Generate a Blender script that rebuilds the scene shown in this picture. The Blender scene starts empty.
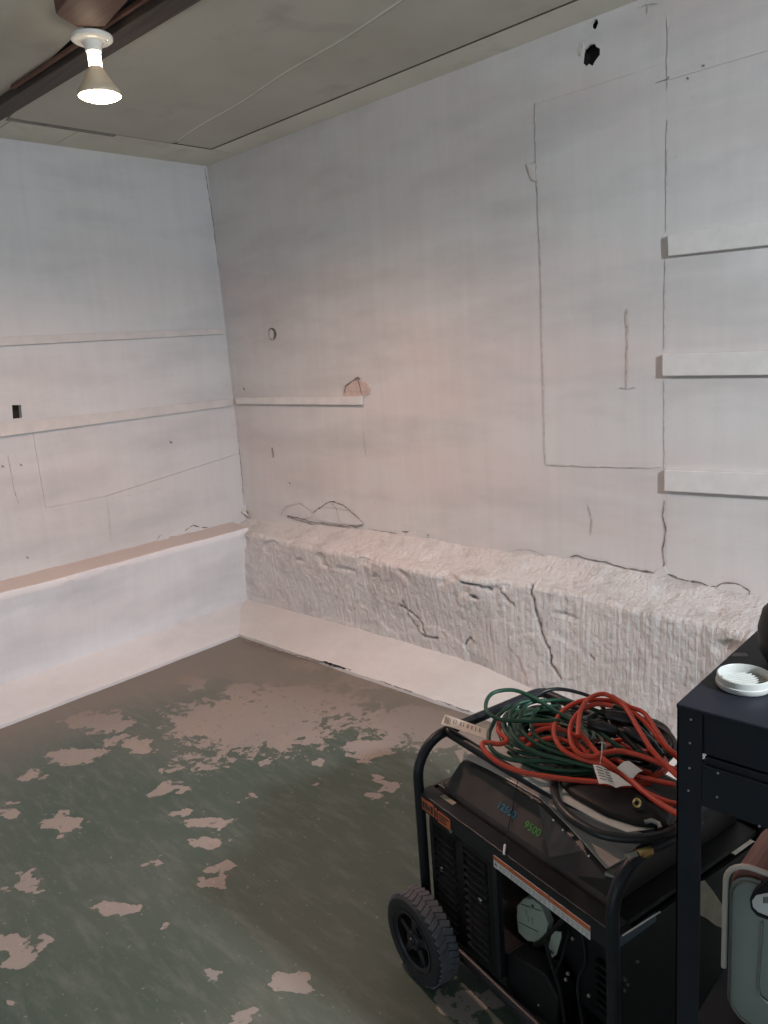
import bpy, bmesh, math, random
import numpy as np
from mathutils import Vector, Matrix, noise
from mathutils.geometry import tessellate_polygon

random.seed(7)
SC = bpy.context.scene
COL = SC.collection

# ------------------------------------------------------------------ camera
F = 763.0
RV = np.array([[-807, 102, -F], [741, 222, -F], [266, -3605, -F]], float)
RV /= np.linalg.norm(RV, axis=1)[:, None]
M3 = np.array([-RV[0], RV[1], -RV[2]])
_u, _s, _v = np.linalg.svd(M3)
R = _u @ _v                                   # world = R @ camera
H = 1.40
CAM = np.array([0, 0, H])
cd = bpy.data.cameras.new('camera'); cam = bpy.data.objects.new('camera', cd); COL.objects.link(cam)
cd.sensor_fit = 'HORIZONTAL'; cd.sensor_width = 36.0; cd.lens = 36.0 * F / 768.0
cd.clip_start = 0.02
m4 = Matrix.Identity(4)
for i in range(3):
    for j in range(3): m4[i][j] = R[i][j]
m4.translation = Vector((0, 0, H))
cam.matrix_world = m4
SC.camera = cam

# ------------------------------------------------------------------ light
SC.view_settings.view_transform = 'Standard'; SC.view_settings.look = 'None'
SC.view_settings.exposure = -0.06; SC.view_settings.gamma = 1.0
SC.view_settings.use_curve_mapping = False
W = bpy.data.worlds.new('sky'); SC.world = W; W.use_nodes = True
bg = W.node_tree.nodes['Background']; bg.inputs[0].default_value = (0.80, 0.90, 1.0, 1); bg.inputs[1].default_value = 1.45

def lamp(name, kind, loc, energy, color, size=None, rot=(0, 0, 0), sy=None):
    d = bpy.data.lights.new(name, kind); o = bpy.data.objects.new(name, d); COL.objects.link(o)
    o.location = loc; o.rotation_euler = rot; d.energy = energy; d.color = color
    if kind == 'AREA':
        d.shape = 'RECTANGLE'; d.size = size; d.size_y = sy or size
    elif size: d.shadow_soft_size = size
    return o
# second ceiling lamp of the room, outside the frame to the right; cool white
cl = lamp('cool_ceiling_lamp', 'AREA', (1.35, 0.93, 2.08), 92, (0.86, 0.93, 1.0), 0.12)
cl.rotation_euler = Vector((-0.60, 0.02, -0.80)).to_track_quat('-Z', 'Y').to_euler()
# daylight enters through the open door behind the camera: portals only guide the sampling
pl = lamp('door_portal', 'AREA', (-0.2, -2.99, 1.07), 1, (1, 1, 1), 3.4, (math.radians(-90), 0, 0), 2.1)
pl.data.cycles.is_portal = True
pl = lamp('side_portal', 'AREA', (2.39, -0.9, 1.5), 1, (1, 1, 1), 1.2, (0, math.radians(90), 0), 1.6)
pl.data.cycles.is_portal = True

# ------------------------------------------------------------------ coordinates
def ray(u, v): return R @ np.array([u - 384.0, -(v - 512.0), -F]) / F
def hit(u, v, ax, val):
    r = ray(u, v); t = (val - CAM[ax]) / r[ax]; return CAM + t * r
GO = np.array([-1.07, 1.145, 0.0]); GA = math.radians(-12.8)      # generator's frame of reference
EX = np.array([math.cos(GA), math.sin(GA), 0]); EY = np.array([-math.sin(GA), math.cos(GA), 0])
def loc_g(p):
    d = np.array(p) - GO; return np.array([d @ EX, d @ EY, d[2]])
def ghit(u, v, ax, val):
    c0 = loc_g(CAM); c1 = loc_g(CAM + ray(u, v)) - c0
    return c0 + (val - c0[ax]) / c1[ax] * c1

# ------------------------------------------------------------------ mesh helpers
class MB:
    def __init__(s): s.v = []; s.f = []
    def add(s, vs, fs):
        n = len(s.v); s.v += [tuple(map(float, p)) for p in vs]; s.f += [tuple(i + n for i in f) for f in fs]; return s
    def box(s, a, b, m=None):
        x0, y0, z0 = a; x1, y1, z1 = b
        vs = [(x0,y0,z0),(x1,y0,z0),(x1,y1,z0),(x0,y1,z0),(x0,y0,z1),(x1,y0,z1),(x1,y1,z1),(x0,y1,z1)]
        if m is not None: vs = [tuple(m @ Vector(p)) for p in vs]
        return s.add(vs, [(0,3,2,1),(4,5,6,7),(0,1,5,4),(1,2,6,5),(2,3,7,6),(3,0,4,7)])
    def tube(s, pts, r, n=10, closed=False, caps=True):
        P = [Vector(p) for p in pts]; N = len(P); rr = r if isinstance(r, (list, tuple)) else [r] * N
        T = []
        for i in range(N):
            a = P[(i-1) % N] if (closed or i > 0) else P[i]; b = P[(i+1) % N] if (closed or i < N-1) else P[i]
            t = (b - a); T.append(t.normalized() if t.length > 1e-9 else Vector((0,0,1)))
        up = Vector((0,0,1)) if abs(T[0].z) < .9 else Vector((1,0,0))
        nrm = (up - T[0] * up.dot(T[0])).normalized()
        vs = []; fs = []
        for i in range(N):
            nrm = (nrm - T[i] * nrm.dot(T[i]))
            nrm = nrm.normalized() if nrm.length > 1e-6 else Vector((1,0,0))
            bi = T[i].cross(nrm)
            for k in range(n):
                a = 2*math.pi*k/n; vs.append(P[i] + (nrm*math.cos(a) + bi*math.sin(a)) * rr[i])
        L = N if closed else N-1
        for i in range(L):
            j = (i+1) % N
            for k in range(n): fs.append((i*n+k, i*n+(k+1)%n, j*n+(k+1)%n, j*n+k))
        if not closed and caps:
            fs.append(tuple(range(n-1, -1, -1))); fs.append(tuple((N-1)*n+k for k in range(n)))
        return s.add(vs, fs)
    def lathe(s, prof, n=32, m=None, close=True):
        """prof: (r, z) list revolved about z; m places it."""
        vs = []; fs = []
        for r, z in prof:
            for k in range(n):
                a = 2*math.pi*k/n; vs.append(Vector((r*math.cos(a), r*math.sin(a), z)))
        for i in range(len(prof)-1):
            for k in range(n): fs.append((i*n+k, i*n+(k+1)%n, (i+1)*n+(k+1)%n, (i+1)*n+k))
        if close:
            fs.append(tuple(range(n-1, -1, -1))); q = (len(prof)-1)*n; fs.append(tuple(q+k for k in range(n)))
        if m is not None: vs = [m @ p for p in vs]
        return s.add(vs, fs)
    def prism(s, poly, h, m=None):
        """poly in xy, extruded from z=0 to z=h."""
        n = len(poly)
        vs = [Vector((x, y, 0)) for x, y in poly] + [Vector((x, y, h)) for x, y in poly]
        if m is not None: vs = [m @ p for p in vs]
        fs = [tuple(range(n-1, -1, -1)), tuple(range(n, 2*n))] + [(i, (i+1)%n, n+(i+1)%n, n+i) for i in range(n)]
        return s.add(vs, fs)
    def slab(s, pts, nrm, t):
        """closed polygon of 3D points given thickness t along nrm."""
        n = len(pts); d = Vector(nrm) * t
        vs = [Vector(p) for p in pts] + [Vector(p) + d for p in pts]
        return s.add(vs, [tuple(range(n-1, -1, -1)), tuple(range(n, 2*n))] + [(i, (i+1)%n, n+(i+1)%n, n+i) for i in range(n)])

def obj(name, mb, mat, parent=None, bevel=0, smooth=False, fix=True):
    me = bpy.data.meshes.new(name)
    me.from_pydata(mb.v, [], mb.f); me.update()
    if fix:
        b = bmesh.new(); b.from_mesh(me); bmesh.ops.recalc_face_normals(b, faces=b.faces); b.to_mesh(me); b.free()
    if mat: me.materials.append(mat)
    if smooth:
        for p in me.polygons: p.use_smooth = True
        try: me.set_sharp_from_angle(angle=math.radians(42))
        except Exception: pass
    o = bpy.data.objects.new(name, me); COL.objects.link(o)
    if parent: o.parent = parent
    if bevel:
        md = o.modifiers.new('bevel', 'BEVEL'); md.width = bevel; md.segments = 2; md.limit_method = 'ANGLE'
    return o
def tag(o, label=None, cat=None, group=None, kind=None):
    if label: o['label'] = label
    if cat: o['category'] = cat
    if group: o['group'] = group
    if kind: o['kind'] = kind
    return o
def thing(name, label, cat, loc=(0,0,0), rz=0, group=None):
    o = bpy.data.objects.new(name, None); COL.objects.link(o); o.location = loc; o.rotation_euler = (0, 0, rz)
    o.empty_display_size = .05
    return tag(o, label, cat, group)
def spline(pts, step=6, closed=False):
    P = [Vector(p) for p in pts]; N = len(P); out = []
    for i in range(N if closed else N-1):
        g = (lambda k: P[k % N]) if closed else (lambda k: P[max(0, min(N-1, k))])
        a, b, c, d = g(i-1), g(i), g(i+1), g(i+2)
        for k in range(step):
            t = k/step
            out.append(0.5*((2*b) + (c-a)*t + (2*a-5*b+4*c-d)*t*t + (3*b-a-3*c+d)*t**3))
    if not closed: out.append(P[-1])
    return out

# ------------------------------------------------------------------ materials
def newmat(name):
    m = bpy.data.materials.new(name); m.use_nodes = True
    nt = m.node_tree; return m, nt, nt.nodes['Principled BSDF']
def N(nt, t, **kw):
    n = nt.nodes.new(t)
    for k, v in kw.items():
        if k.startswith('i_'):
            key = k[2:]; key = int(key) if key.isdigit() else key.replace('_', ' ')
            n.inputs[key].default_value = v
        else: setattr(n, k, v)
    return n
def mapped(nt, scale=(1,1,1), rot=(0,0,0)):
    tc = N(nt, 'ShaderNodeTexCoord'); mp = N(nt, 'ShaderNodeMapping')
    mp.inputs['Scale'].default_value = scale; mp.inputs['Rotation'].default_value = rot
    nt.links.new(tc.outputs['Object'], mp.inputs['Vector']); return mp.outputs[0]
def noise_n(nt, vec, scale, detail=4, rough=.55, dist=0):
    n = N(nt, 'ShaderNodeTexNoise'); n.inputs['Scale'].default_value = scale; n.inputs['Detail'].default_value = detail
    n.inputs['Roughness'].default_value = rough; n.inputs['Distortion'].default_value = dist
    nt.links.new(vec, n.inputs['Vector']); return n.outputs['Fac']
def ramp(nt, fac, stops):
    r = N(nt, 'ShaderNodeValToRGB'); e = r.color_ramp.elements
    while len(e) < len(stops): e.new(.5)
    for i, (p, c) in enumerate(stops):
        e[i].position = p; e[i].color = (c, c, c, 1) if isinstance(c, (int, float)) else (*c, 1)
    nt.links.new(fac, r.inputs[0]); return r.outputs[0]
def mix(nt, fac, a, b, mode='MIX'):
    m = N(nt, 'ShaderNodeMix', data_type='RGBA', blend_type=mode)
    for s, v in ((0, fac), (6, a), (7, b)):
        if hasattr(v, 'default_value') or hasattr(v, 'links'): nt.links.new(v, m.inputs[s])
        elif s == 0: m.inputs[0].default_value = v
        else: m.inputs[s].default_value = (*v, 1)
    return m.outputs[2]
def math_n(nt, op, a, b=None):
    m = N(nt, 'ShaderNodeMath', operation=op)
    for i, v in enumerate((a, b)):
        if v is None: continue
        if hasattr(v, 'links'): nt.links.new(v, m.inputs[i])
        else: m.inputs[i].default_value = v
    return m.outputs[0]
def bump(nt, bs, h, strength=.3, dist=.01, prev=None):
    b = N(nt, 'ShaderNodeBump'); b.inputs['Strength'].default_value = strength; b.inputs['Distance'].default_value = dist
    nt.links.new(h, b.inputs['Height'])
    if prev: nt.links.new(prev, b.inputs['Normal'])
    nt.links.new(b.outputs[0], bs.inputs['Normal']); return b.outputs[0]
def simple(name, col, rough=.5, metal=0, var=.15, scale=30, bmp=0, spec=.5, emis=None):
    m, nt, bs = newmat(name)
    f = noise_n(nt, mapped(nt), scale, 3)
    c = ramp(nt, f, [(.3, tuple(x*(1-var) for x in col)), (.7, tuple(min(1, x*(1+var)) for x in col))])
    nt.links.new(c, bs.inputs['Base Color'])
    bs.inputs['Roughness'].default_value = rough; bs.inputs['Metallic'].default_value = metal
    bs.inputs['Specular IOR Level'].default_value = spec
    if bmp: bump(nt, bs, f, bmp, .002)
    if emis:
        bs.inputs['Emission Color'].default_value = (*emis[0], 1); bs.inputs['Emission Strength'].default_value = emis[1]
    return m

def whitewash(name, base=(.67,.65,.635), stain=(.50,.48,.47), warm=(.67,.595,.575), streak=True, coarse=.0, dusty=False):
    m, nt, bs = newmat(name)
    v = mapped(nt); vs = mapped(nt, (11, 11, .9))
    broad = noise_n(nt, mapped(nt, (.8, .8, 2.2)), 1.3, 3)
    c = mix(nt, ramp(nt, broad, [(.42, 0), (.66, 1)]), base, warm)
    mid = noise_n(nt, mapped(nt, (.8, .8, 3.0)), 1.9, 6, .6)
    c = mix(nt, ramp(nt, mid, [(.46, 0), (.70, .62)]), c, stain)
    fine = noise_n(nt, vs, 1.6, 6, .6, .6)
    c = mix(nt, ramp(nt, fine, [(.35, .0), (.75, .16)]), c, tuple(x*.82 for x in stain))
    sp = noise_n(nt, v, 60, 3)
    c = mix(nt, ramp(nt, sp, [(.70, 0), (.78, .35)]), c, (.36,.33,.31))
    if dusty:
        ge = N(nt, 'ShaderNodeNewGeometry'); sx = N(nt, 'ShaderNodeSeparateXYZ'); nt.links.new(ge.outputs['Normal'], sx.inputs[0])
        c = mix(nt, ramp(nt, sx.outputs['Z'], [(.45, 0), (.8, .8)]), c, (.50,.425,.38))
    nt.links.new(c, bs.inputs['Base Color'])
    bs.inputs['Roughness'].default_value = .62; bs.inputs['Specular IOR Level'].default_value = .35
    h = math_n(nt, 'ADD', math_n(nt, 'MULTIPLY', fine, .35), math_n(nt, 'MULTIPLY', noise_n(nt, v, 22, 5), .7))
    h = math_n(nt, 'ADD', h, math_n(nt, 'MULTIPLY', noise_n(nt, v, 4, 3), 1.6 + coarse))
    bump(nt, bs, h, .35, .004 + coarse*.004)
    return m

M_WALLR = whitewash('wall_paint_right')
M_WALLL = whitewash('wall_paint_left', (.64,.645,.65), (.48,.485,.50), (.64,.61,.60))
M_WALLO = simple('unseen_wall_grey', (.20,.20,.20), .8)  # dark grey given to the unseen walls to lower the bounced light
M_BATT = simple('batten_paint', (.70,.675,.65), .6, 0, .07, 14, .15)
M_VOID = simple('void_shade', (.015,.013,.012), .9)  # near-black colour stands in for the dark inside holes and gaps
M_CRACK = simple('crack_gap', (.22,.185,.165), .95, 0, .5, 60)
M_FAINT = simple('faint_joint', (.46,.425,.41), .9, 0, .35, 40)
M_PLASTER = simple('broken_plaster', (.60,.56,.53), .8, 0, .12, 40, .4)

def footing_mat():
    m, nt, bs = newmat('whitewashed_rough_concrete')
    v = mapped(nt)
    c = mix(nt, ramp(nt, noise_n(nt, mapped(nt,(1,1,1.5)), 2.2, 4), [(.38,0),(.66,1)]), (.66,.645,.63), (.655,.605,.58))
    c = mix(nt, ramp(nt, noise_n(nt, v, 9, 7, .65), [(.52,0),(.70,.65)]), c, (.42,.39,.37))
    c = mix(nt, ramp(nt, noise_n(nt, mapped(nt,(1,1,.35)), 34, 5, .7), [(.58,0),(.70,.55)]), c, (.33,.30,.28))
    at = N(nt, 'ShaderNodeAttribute', attribute_name='crack')
    c = mix(nt, at.outputs['Fac'], c, (.17,.125,.10))
    nt.links.new(c, bs.inputs['Base Color']); bs.inputs['Roughness'].default_value = .75
    h = math_n(nt, 'ADD', math_n(nt,'MULTIPLY', noise_n(nt, mapped(nt,(85,85,3.2)), 1, 4, .6), 1.2), noise_n(nt, v, 45, 5))
    bump(nt, bs, h, 1.0, .007); return m
M_FOOT = footing_mat()
M_CURB = whitewash('curb_paint', (.66,.645,.63), (.50,.48,.465), (.66,.60,.57), coarse=.3)
M_CEIL = None
def ceil_mat(name='ceiling_board', k=1.0):
    m, nt, bs = newmat(name); v = mapped(nt)
    c = mix(nt, ramp(nt, noise_n(nt, v, 1.6, 4), [(.4,0),(.65,1)]), tuple(k*x for x in (.53,.525,.455)), tuple(k*x for x in (.46,.455,.385)))
    c = mix(nt, ramp(nt, noise_n(nt, v, 5, 6), [(.56,0),(.72,.55)]), c, tuple(k*x for x in (.36,.34,.30)))
    nt.links.new(c, bs.inputs['Base Color']); bs.inputs['Roughness'].default_value = .7
    bump(nt, bs, noise_n(nt, v, 6, 5), .3, .01); return m
M_CEIL = ceil_mat(); M_BORDER = ceil_mat('ceiling_border_board', 1.32)
def wood_mat(name, a, b, scale=(2,40,40), rough=.6):
    m, nt, bs = newmat(name); f = noise_n(nt, mapped(nt, scale), 1.5, 5, .6, .4)
    nt.links.new(ramp(nt, f, [(.3,a),(.7,b)]), bs.inputs['Base Color']); bs.inputs['Roughness'].default_value = rough
    bump(nt, bs, f, .3, .003); return m
M_BEAM = wood_mat('dark_beam_wood', (.045,.032,.026), (.10,.075,.06))
M_BLOCK = wood_mat('red_brown_joist', (.10,.045,.028), (.19,.09,.06))

def floor_mat():
    m, nt, bs = newmat('worn_green_floor_paint'); v = mapped(nt)
    at = N(nt, 'ShaderNodeAttribute', attribute_name='wear'); w = at.outputs['Fac']
    ad = N(nt, 'ShaderNodeAttribute', attribute_name='dirt')
    n1 = noise_n(nt, v, 13, 10, .66, .5); n2 = noise_n(nt, v, 40, 5, .6)
    t = math_n(nt, 'ADD', w, math_n(nt, 'MULTIPLY', math_n(nt, 'SUBTRACT', n1, .5), 1.45))
    t = math_n(nt, 'ADD', t, math_n(nt, 'MULTIPLY', math_n(nt, 'SUBTRACT', n2, .5), .75))
    mask = ramp(nt, t, [(.48, 0), (.52, 1)])
    green = mix(nt, ramp(nt, noise_n(nt, v, 1.7, 5), [(.35,0),(.7,1)]), (.052,.084,.065), (.088,.110,.090))
    green = mix(nt, ramp(nt, noise_n(nt, mapped(nt,(1,4,1),(0,0,.5)), 7, 6, .7), [(.48,0),(.72,.55)]), green, (.16,.175,.155))
    green = mix(nt, ramp(nt, noise_n(nt, v, 70, 3), [(.66,0),(.74,.6)]), green, (.34,.34,.31))
    conc = mix(nt, ramp(nt, noise_n(nt, v, 3.0, 5), [(.38,0),(.64,1)]), (.31,.265,.235), (.265,.245,.225))
    conc = mix(nt, ramp(nt, noise_n(nt, v, 32, 6, .7), [(.60,0),(.66,.75)]), conc, (.12,.13,.11))
    conc = mix(nt, ramp(nt, noise_n(nt, v, 90, 3), [(.62,0),(.70,.6)]), conc, (.42,.38,.34))
    c = mix(nt, mask, green, conc)
    c = mix(nt, ad.outputs['Fac'], c, (.20,.165,.135))
    nt.links.new(c, bs.inputs['Base Color'])
    nt.links.new(ramp(nt, mask, [(0,.42),(1,.68)]), bs.inputs['Roughness'])
    bs.inputs['Specular IOR Level'].default_value = .4
    h = math_n(nt, 'ADD', math_n(nt,'MULTIPLY', mask, -.6), math_n(nt,'MULTIPLY', n2, .5))
    bump(nt, bs, h, .3, .003); return m
M_FLOOR = floor_mat()

M_BLACKM = simple('black_powder_coat', (.012,.014,.018), .42, 0, .25, 25, .05, .35)
M_TABLE = simple('table_black_metal', (.0115,.013,.020), .5, 0, .2, 12, .05, .3)
M_DARKPL = simple('black_plastic', (.009,.009,.010), .5, 0, .3, 30, .05, .3)
M_DUSTY = simple('dusty_tank_paint', (.040,.035,.033), .42, 0, .35, 12)
M_ENGINE = simple('dark_engine_metal', (.018,.018,.020), .5, .3, .4, 18)
M_STEEL = simple('worn_steel', (.42,.40,.38), .3, .9, .3, 30)
def brushed():
    m, nt, bs = newmat('brushed_dusty_steel'); f = noise_n(nt, mapped(nt,(3,22,22)), 2, 5, .65)
    nt.links.new(ramp(nt, f, [(.3,(.36,.335,.31)),(.7,(.64,.60,.57))]), bs.inputs['Base Color'])
    bs.inputs['Metallic'].default_value = .15; bs.inputs['Roughness'].default_value = .42; return m
M_TANKTOP = brushed()
M_BRASS = simple('brass', (.55,.40,.16), .3, .9, .15)
M_TYRE = simple('grey_rubber', (.105,.11,.125), .8, 0, .2, 40, .2)
M_TYREW = simple('black_rubber', (.016,.018,.022), .6)
M_RIM = simple('black_rim', (.012,.013,.017), .4)
M_GREEN = simple('green_cord_rubber', (.008,.055,.030), .45, 0, .15)
M_ORANGE = simple('orange_cord_rubber', (.52,.058,.028), .45, 0, .1)
M_BLKCORD = simple('black_cord_rubber', (.010,.012,.014), .4)
M_ORLAB = simple('orange_label', (.50,.13,.05), .5)
M_WHITE = simple('white_label', (.62,.62,.60), .5, 0, .05)
M_PALE = simple('pale_green_plastic', (.33,.38,.32), .5, 0, .08, 15)
M_BEIGE = simple('beige_card', (.38,.32,.25), .7)
M_BLUE = simple('blue_print', (.03,.17,.26), .5)
M_GRN = simple('green_print', (.07,.25,.06), .5)
M_INK = simple('black_print', (.02,.02,.02), .5)
M_LID = simple('white_plastic_lid', (.47,.48,.45), .4, 0, .03, 8)
M_SAGE = simple('sage_grey_plastic', (.24,.28,.255), .38, 0, .05, 10)
M_RIMW = simple('off_white_trim', (.52,.50,.45), .4, 0, .05, 10)
M_RED = simple('red_brown_board', (.20,.09,.07), .5, 0, .15, 12)
M_PORC = simple('white_porcelain', (.82,.80,.74), .2, 0, .02)
M_GLASS_B = simple('bulb_reflector_glass', (.60,.49,.36), .35, 0, .06, 20)
M_GLOW = simple('bulb_glow', (.9,.85,.75), .4, emis=((1.0,.80,.56), 22.0))
M_NECK = simple('bulb_neck_glow', (.9,.85,.75), .4, emis=((1.0,.82,.60), 12.0))
def glass():
    m, nt, bs = newmat('clear_plastic'); bs.inputs['Base Color'].default_value = (.9,.92,.94,1)
    bs.inputs['Transmission Weight'].default_value = .95; bs.inputs['Roughness'].default_value = .12; bs.inputs['IOR'].default_value = 1.2; return m
M_CLEAR = glass()

# ------------------------------------------------------------------ room shell
XW, YW, ZC = -3.53, 2.506, 2.395
XE, YS = 2.40, -3.00

# floor: fine grid that carries the wear pattern
def smooth(a, b, x):
    t = max(0, min(1, (x-a)/(b-a))); return t*t*(3-2*t)
patches = [ (250,722,78,30,1),(295,700,60,20,.85),(335,705,45,16,.75),(420,722,60,18,1),(370,748,26,11,1),(385,680,60,9,.8),(340,665,70,11,.7),
 (242,690,15,7,1),(190,681,14,7,1),(98,722,32,10,1),(142,745,13,8,1.2),(76,756,24,8,1),(115,740,9,5,1),(65,823,20,11,1.1),(162,791,9,6,1.1),
 (182,815,9,6,1.1),(180,788,5,4,1),(208,842,20,8,1.1),(210,824,24,4,.8),(30,880,10,11,1),(115,908,25,9,1.1),(155,863,8,4,1),(10,812,10,6,1),
 (12,945,22,11,1),(48,940,10,6,1),(16,962,10,8,1),(214,884,13,7,1),(225,868,8,5,1),(292,984,20,9,1.1),(245,1017,14,7,1),(215,972,12,7,.8),
 (388,786,7,4,1),(378,797,9,4,1),(376,780,5,4,1),(246,798,8,5,.8),(316,784,8,4,.7),(30,775,14,6,.7),(318,762,8,4,.8),(480,998,45,10,.8),(455,1012,20,9,.9),
 (5,890,8,5,1),(60,990,8,5,.6),(12,1000,6,5,.9),(150,935,20,8,.5),(500,740,90,25,.8),(200,655,60,10,.35),(205,760,40,14,.6),(175,770,18,8,.5)]
PW = []
for u, v, ru, rv, s in patches:
    c = hit(u, v, 2, 0); a = hit(u+ru, v, 2, 0) - c; b = hit(u, v+rv, 2, 0) - c
    PW.append((c[:2], np.linalg.inv(np.array([a[:2], b[:2]]).T), s))
def floor_grid():
    xs = np.concatenate([np.arange(XW, -.3, .018), np.linspace(-.3, XE, 20)])
    ys = np.concatenate([np.linspace(YS, -.1, 12), np.arange(0, YW+.02, .018)])
    nx, ny = len(xs), len(ys)
    X, Y = np.meshgrid(xs, ys); wear = np.full(X.shape, -.25)
    WX = .012*np.sin(X*31+Y*17+1)+.010*np.sin(Y*53-X*29)+.010*np.sin(X*97+Y*61); WY = .012*np.sin(Y*37-X*19+2)+.010*np.sin(X*47+Y*41)+.010*np.sin(Y*89-X*71)
    for c, inv, s in PW:
        dx = X + WX - c[0]; dy = Y + WY - c[1]
        p = inv[0,0]*dx + inv[0,1]*dy; q = inv[1,0]*dx + inv[1,1]*dy
        r = np.sqrt(p*p + q*q)
        wear = np.maximum(wear, s*np.clip(1.14 - .62*r, -.4, .85))
    d = np.minimum(2.135 - Y, X + 3.185)          # distance from the kerbs: trodden dirt
    dirt = np.clip(1 - d/.42, 0, 1)**1.1*.85 + np.clip(1-np.hypot(X+2.8, Y-1.95)/.9, 0, 1)*.6
    dirt = np.clip(dirt, 0, .78)
    vs = np.stack([X.ravel(), Y.ravel(), np.zeros(X.size)], 1)
    fs = [(j*nx+i, j*nx+i+1, (j+1)*nx+i+1, (j+1)*nx+i) for j in range(ny-1) for i in range(nx-1)]
    me = bpy.data.meshes.new('floor'); me.from_pydata(vs.tolist(), [], fs); me.update()
    for nm, arr in (('wear', wear), ('dirt', dirt)):
        at = me.attributes.new(nm, 'FLOAT', 'POINT'); at.data.foreach_set('value', arr.ravel().astype(np.float32))
    me.materials.append(M_FLOOR)
    o = bpy.data.objects.new('floor', me); COL.objects.link(o); tag(o, kind='structure'); return o
floor = floor_grid()

# ceiling: boards with narrow joints under a plain deck
ceiling = tag(obj('ceiling', MB().box((XW-.1, YS-.1, ZC+.012), (XE+.1, YW+.1, ZC+.1)), M_VOID), kind='structure')
def board(x0, y0, x1, y1, dz=0.0, skew=0, name='ceiling_board'):
    poly = [(x0,y0),(x1,y0+skew),(x1,y1+skew),(x0,y1)]
    b = MB().prism(poly, .011+dz, Matrix.Translation((0,0,ZC-dz)))
    return obj(name, b, M_BORDER, ceiling, .0012)
JX = -3.255; JY = 2.345
board(JX+.004, JY+.006, XE, YW, .003)                                       # border board along the right wall
board(JX+.003, 2.128, -2.2, JY, 0.0)
# long middle boards meet on a slightly slanted, swollen joint
def quad(x0, ya0, x1, ya1, yb0, yb1, dz=0):
    return obj('ceiling_board', MB().prism([(x0,ya0),(x1,ya1),(x1,yb1),(x0,yb0)], .011+dz, Matrix.Translation((0,0,ZC-dz))), M_CEIL, ceiling, .0012)
bpy.data.objects.remove(ceiling.children[-1])
quad(JX+.006, 2.137, XE, 1.352, JY, JY, .0)
quad(JX+.006, 1.40, XE, 1.00, 2.131, 1.346, .003)
quad(XW, -3, XE, -3, 1.36, .90, 0)
for y0, y1 in ((YS, 0.6), (.603, 1.42), (1.423, 1.70), (1.703, 2.22), (2.223, YW)):
    board(XW, y0, JX, y1, .003 if y0 > 1.4 else .002)
jl = MB().box((JX+.0, 2.3425, ZC-.0022), (XE, 2.3495, ZC+.003)); obj('joint_line', jl, M_BEAM, ceiling)
jl = MB().box((JX-.002, 1.50, ZC-.0022), (JX+.0025, 2.343, ZC+.003)); obj('joint_line', jl, M_BEAM, ceiling)
jl = MB().box((JX-.03, 1.40, ZC-.0035), (JX+.0, 1.86, ZC+.001)); obj('smudge_strip', jl, simple('grey_brown_strip', (.26,.24,.21), .7, 0, .3, 9), ceiling)  # flat strip laid along the joint for its darker smudge
jr = MB().tube([(x, 2.133-(x-JX)*.139 + .006*math.sin(x*9), ZC-.001) for x in np.linspace(JX+.05, .3, 50)], .006, 8)
obj('joint_bead', jr, M_BORDER, ceiling, smooth=True)
jl = MB().tube([(x, 2.142-(x-JX)*.139 + .006*math.sin(x*9), ZC-.0012) for x in np.linspace(JX+.02, .3, 50)], .0026, 6)
obj('joint_line', jl, simple('brown_joint', (.16,.14,.115), .8), ceiling, smooth=True)
# the dark beam and the joist the lamp hangs from
bm_ = MB().prism([(-3.53,1.268),(-.6,1.375),(-.6,1.45),(-3.53,1.342)], .030, Matrix.Translation((0,0,ZC-.030)))
tag(obj('trim_1', bm_, M_BEAM, None, .003), kind='structure')
bm_ = MB().prism([(-2.9,1.274),(-.6,1.340),(-.6,1.354),(-2.9,1.286)], .012, Matrix.Translation((0,0,ZC-.014)))
tag(obj('trim_2', bm_, M_BLOCK, None, .002), kind='structure')
bm_ = MB().prism([(-2.182,1.125),(-2.165,1.105),(-.9,.93),(-.9,1.06),(-2.165,1.247),(-2.215,1.19)], .047, Matrix.Translation((0,0,ZC-.050)))
tag(obj('trim_3', bm_, M_BLOCK, None, .004), kind='structure')


# walls ----------------------------------------------------------------
def ragged(cx, cz, rx, rz, n=16, j=.18, seed=1):
    rnd = random.Random(seed)
    return [(cx + rx*math.cos(2*math.pi*k/n)*(1+rnd.uniform(-j,j)), cz + rz*math.sin(2*math.pi*k/n)*(1+rnd.uniform(-j,j))) for k in range(n)]
def wall_panel(name, outer, holes, place, depth, mat, parent):
    """outer and holes are (a, z) polygons; place(a, z, d) gives the point d behind the wall face."""
    loops = [outer] + holes
    flat = [Vector((p[0], p[1], 0)) for L in loops for p in L]
    tris = tessellate_polygon([[Vector((p[0], p[1], 0)) for p in L] for L in loops])
    n = len(flat); mb = MB()
    vs = [place(p.x, p.y, 0) for p in flat] + [place(p.x, p.y, depth) for p in flat]
    fs = [tuple(t) for t in tris] + [tuple(n+i for i in reversed(t)) for t in tris]
    s = 0
    for L in loops:
        k = len(L)
        for i in range(k): fs.append((s+i, s+(i+1)%k, n+s+(i+1)%k, n+s+i))
        s += k
    mb.add(vs, fs); return obj(name, mb, mat, parent)
D = .03
wall_right = tag(obj('wall_right', MB().box((XW-.1, YW+D, 0), (XE+.1, YW+.2, ZC+.1)), M_VOID), kind='structure')
wall_left = tag(obj('wall_left', MB().box((XW-.2, YS, 0), (XW-D, YW+.0, ZC+.1)), M_VOID), kind='structure')
def PR(off): return lambda a, z, d: (a, YW - off + d, z)
def PL(off): return lambda a, z, d: (XW + off - d, a, z)
ZL = .30
g = .0
def wr(u, v): p = hit(u, v, 1, YW); return (p[0], p[2])
def wl(u, v): p = hit(u, v, 0, XW); return (p[1], p[2])
c1 = wr(272, 334); c2 = wr(272.5, 453)
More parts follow.
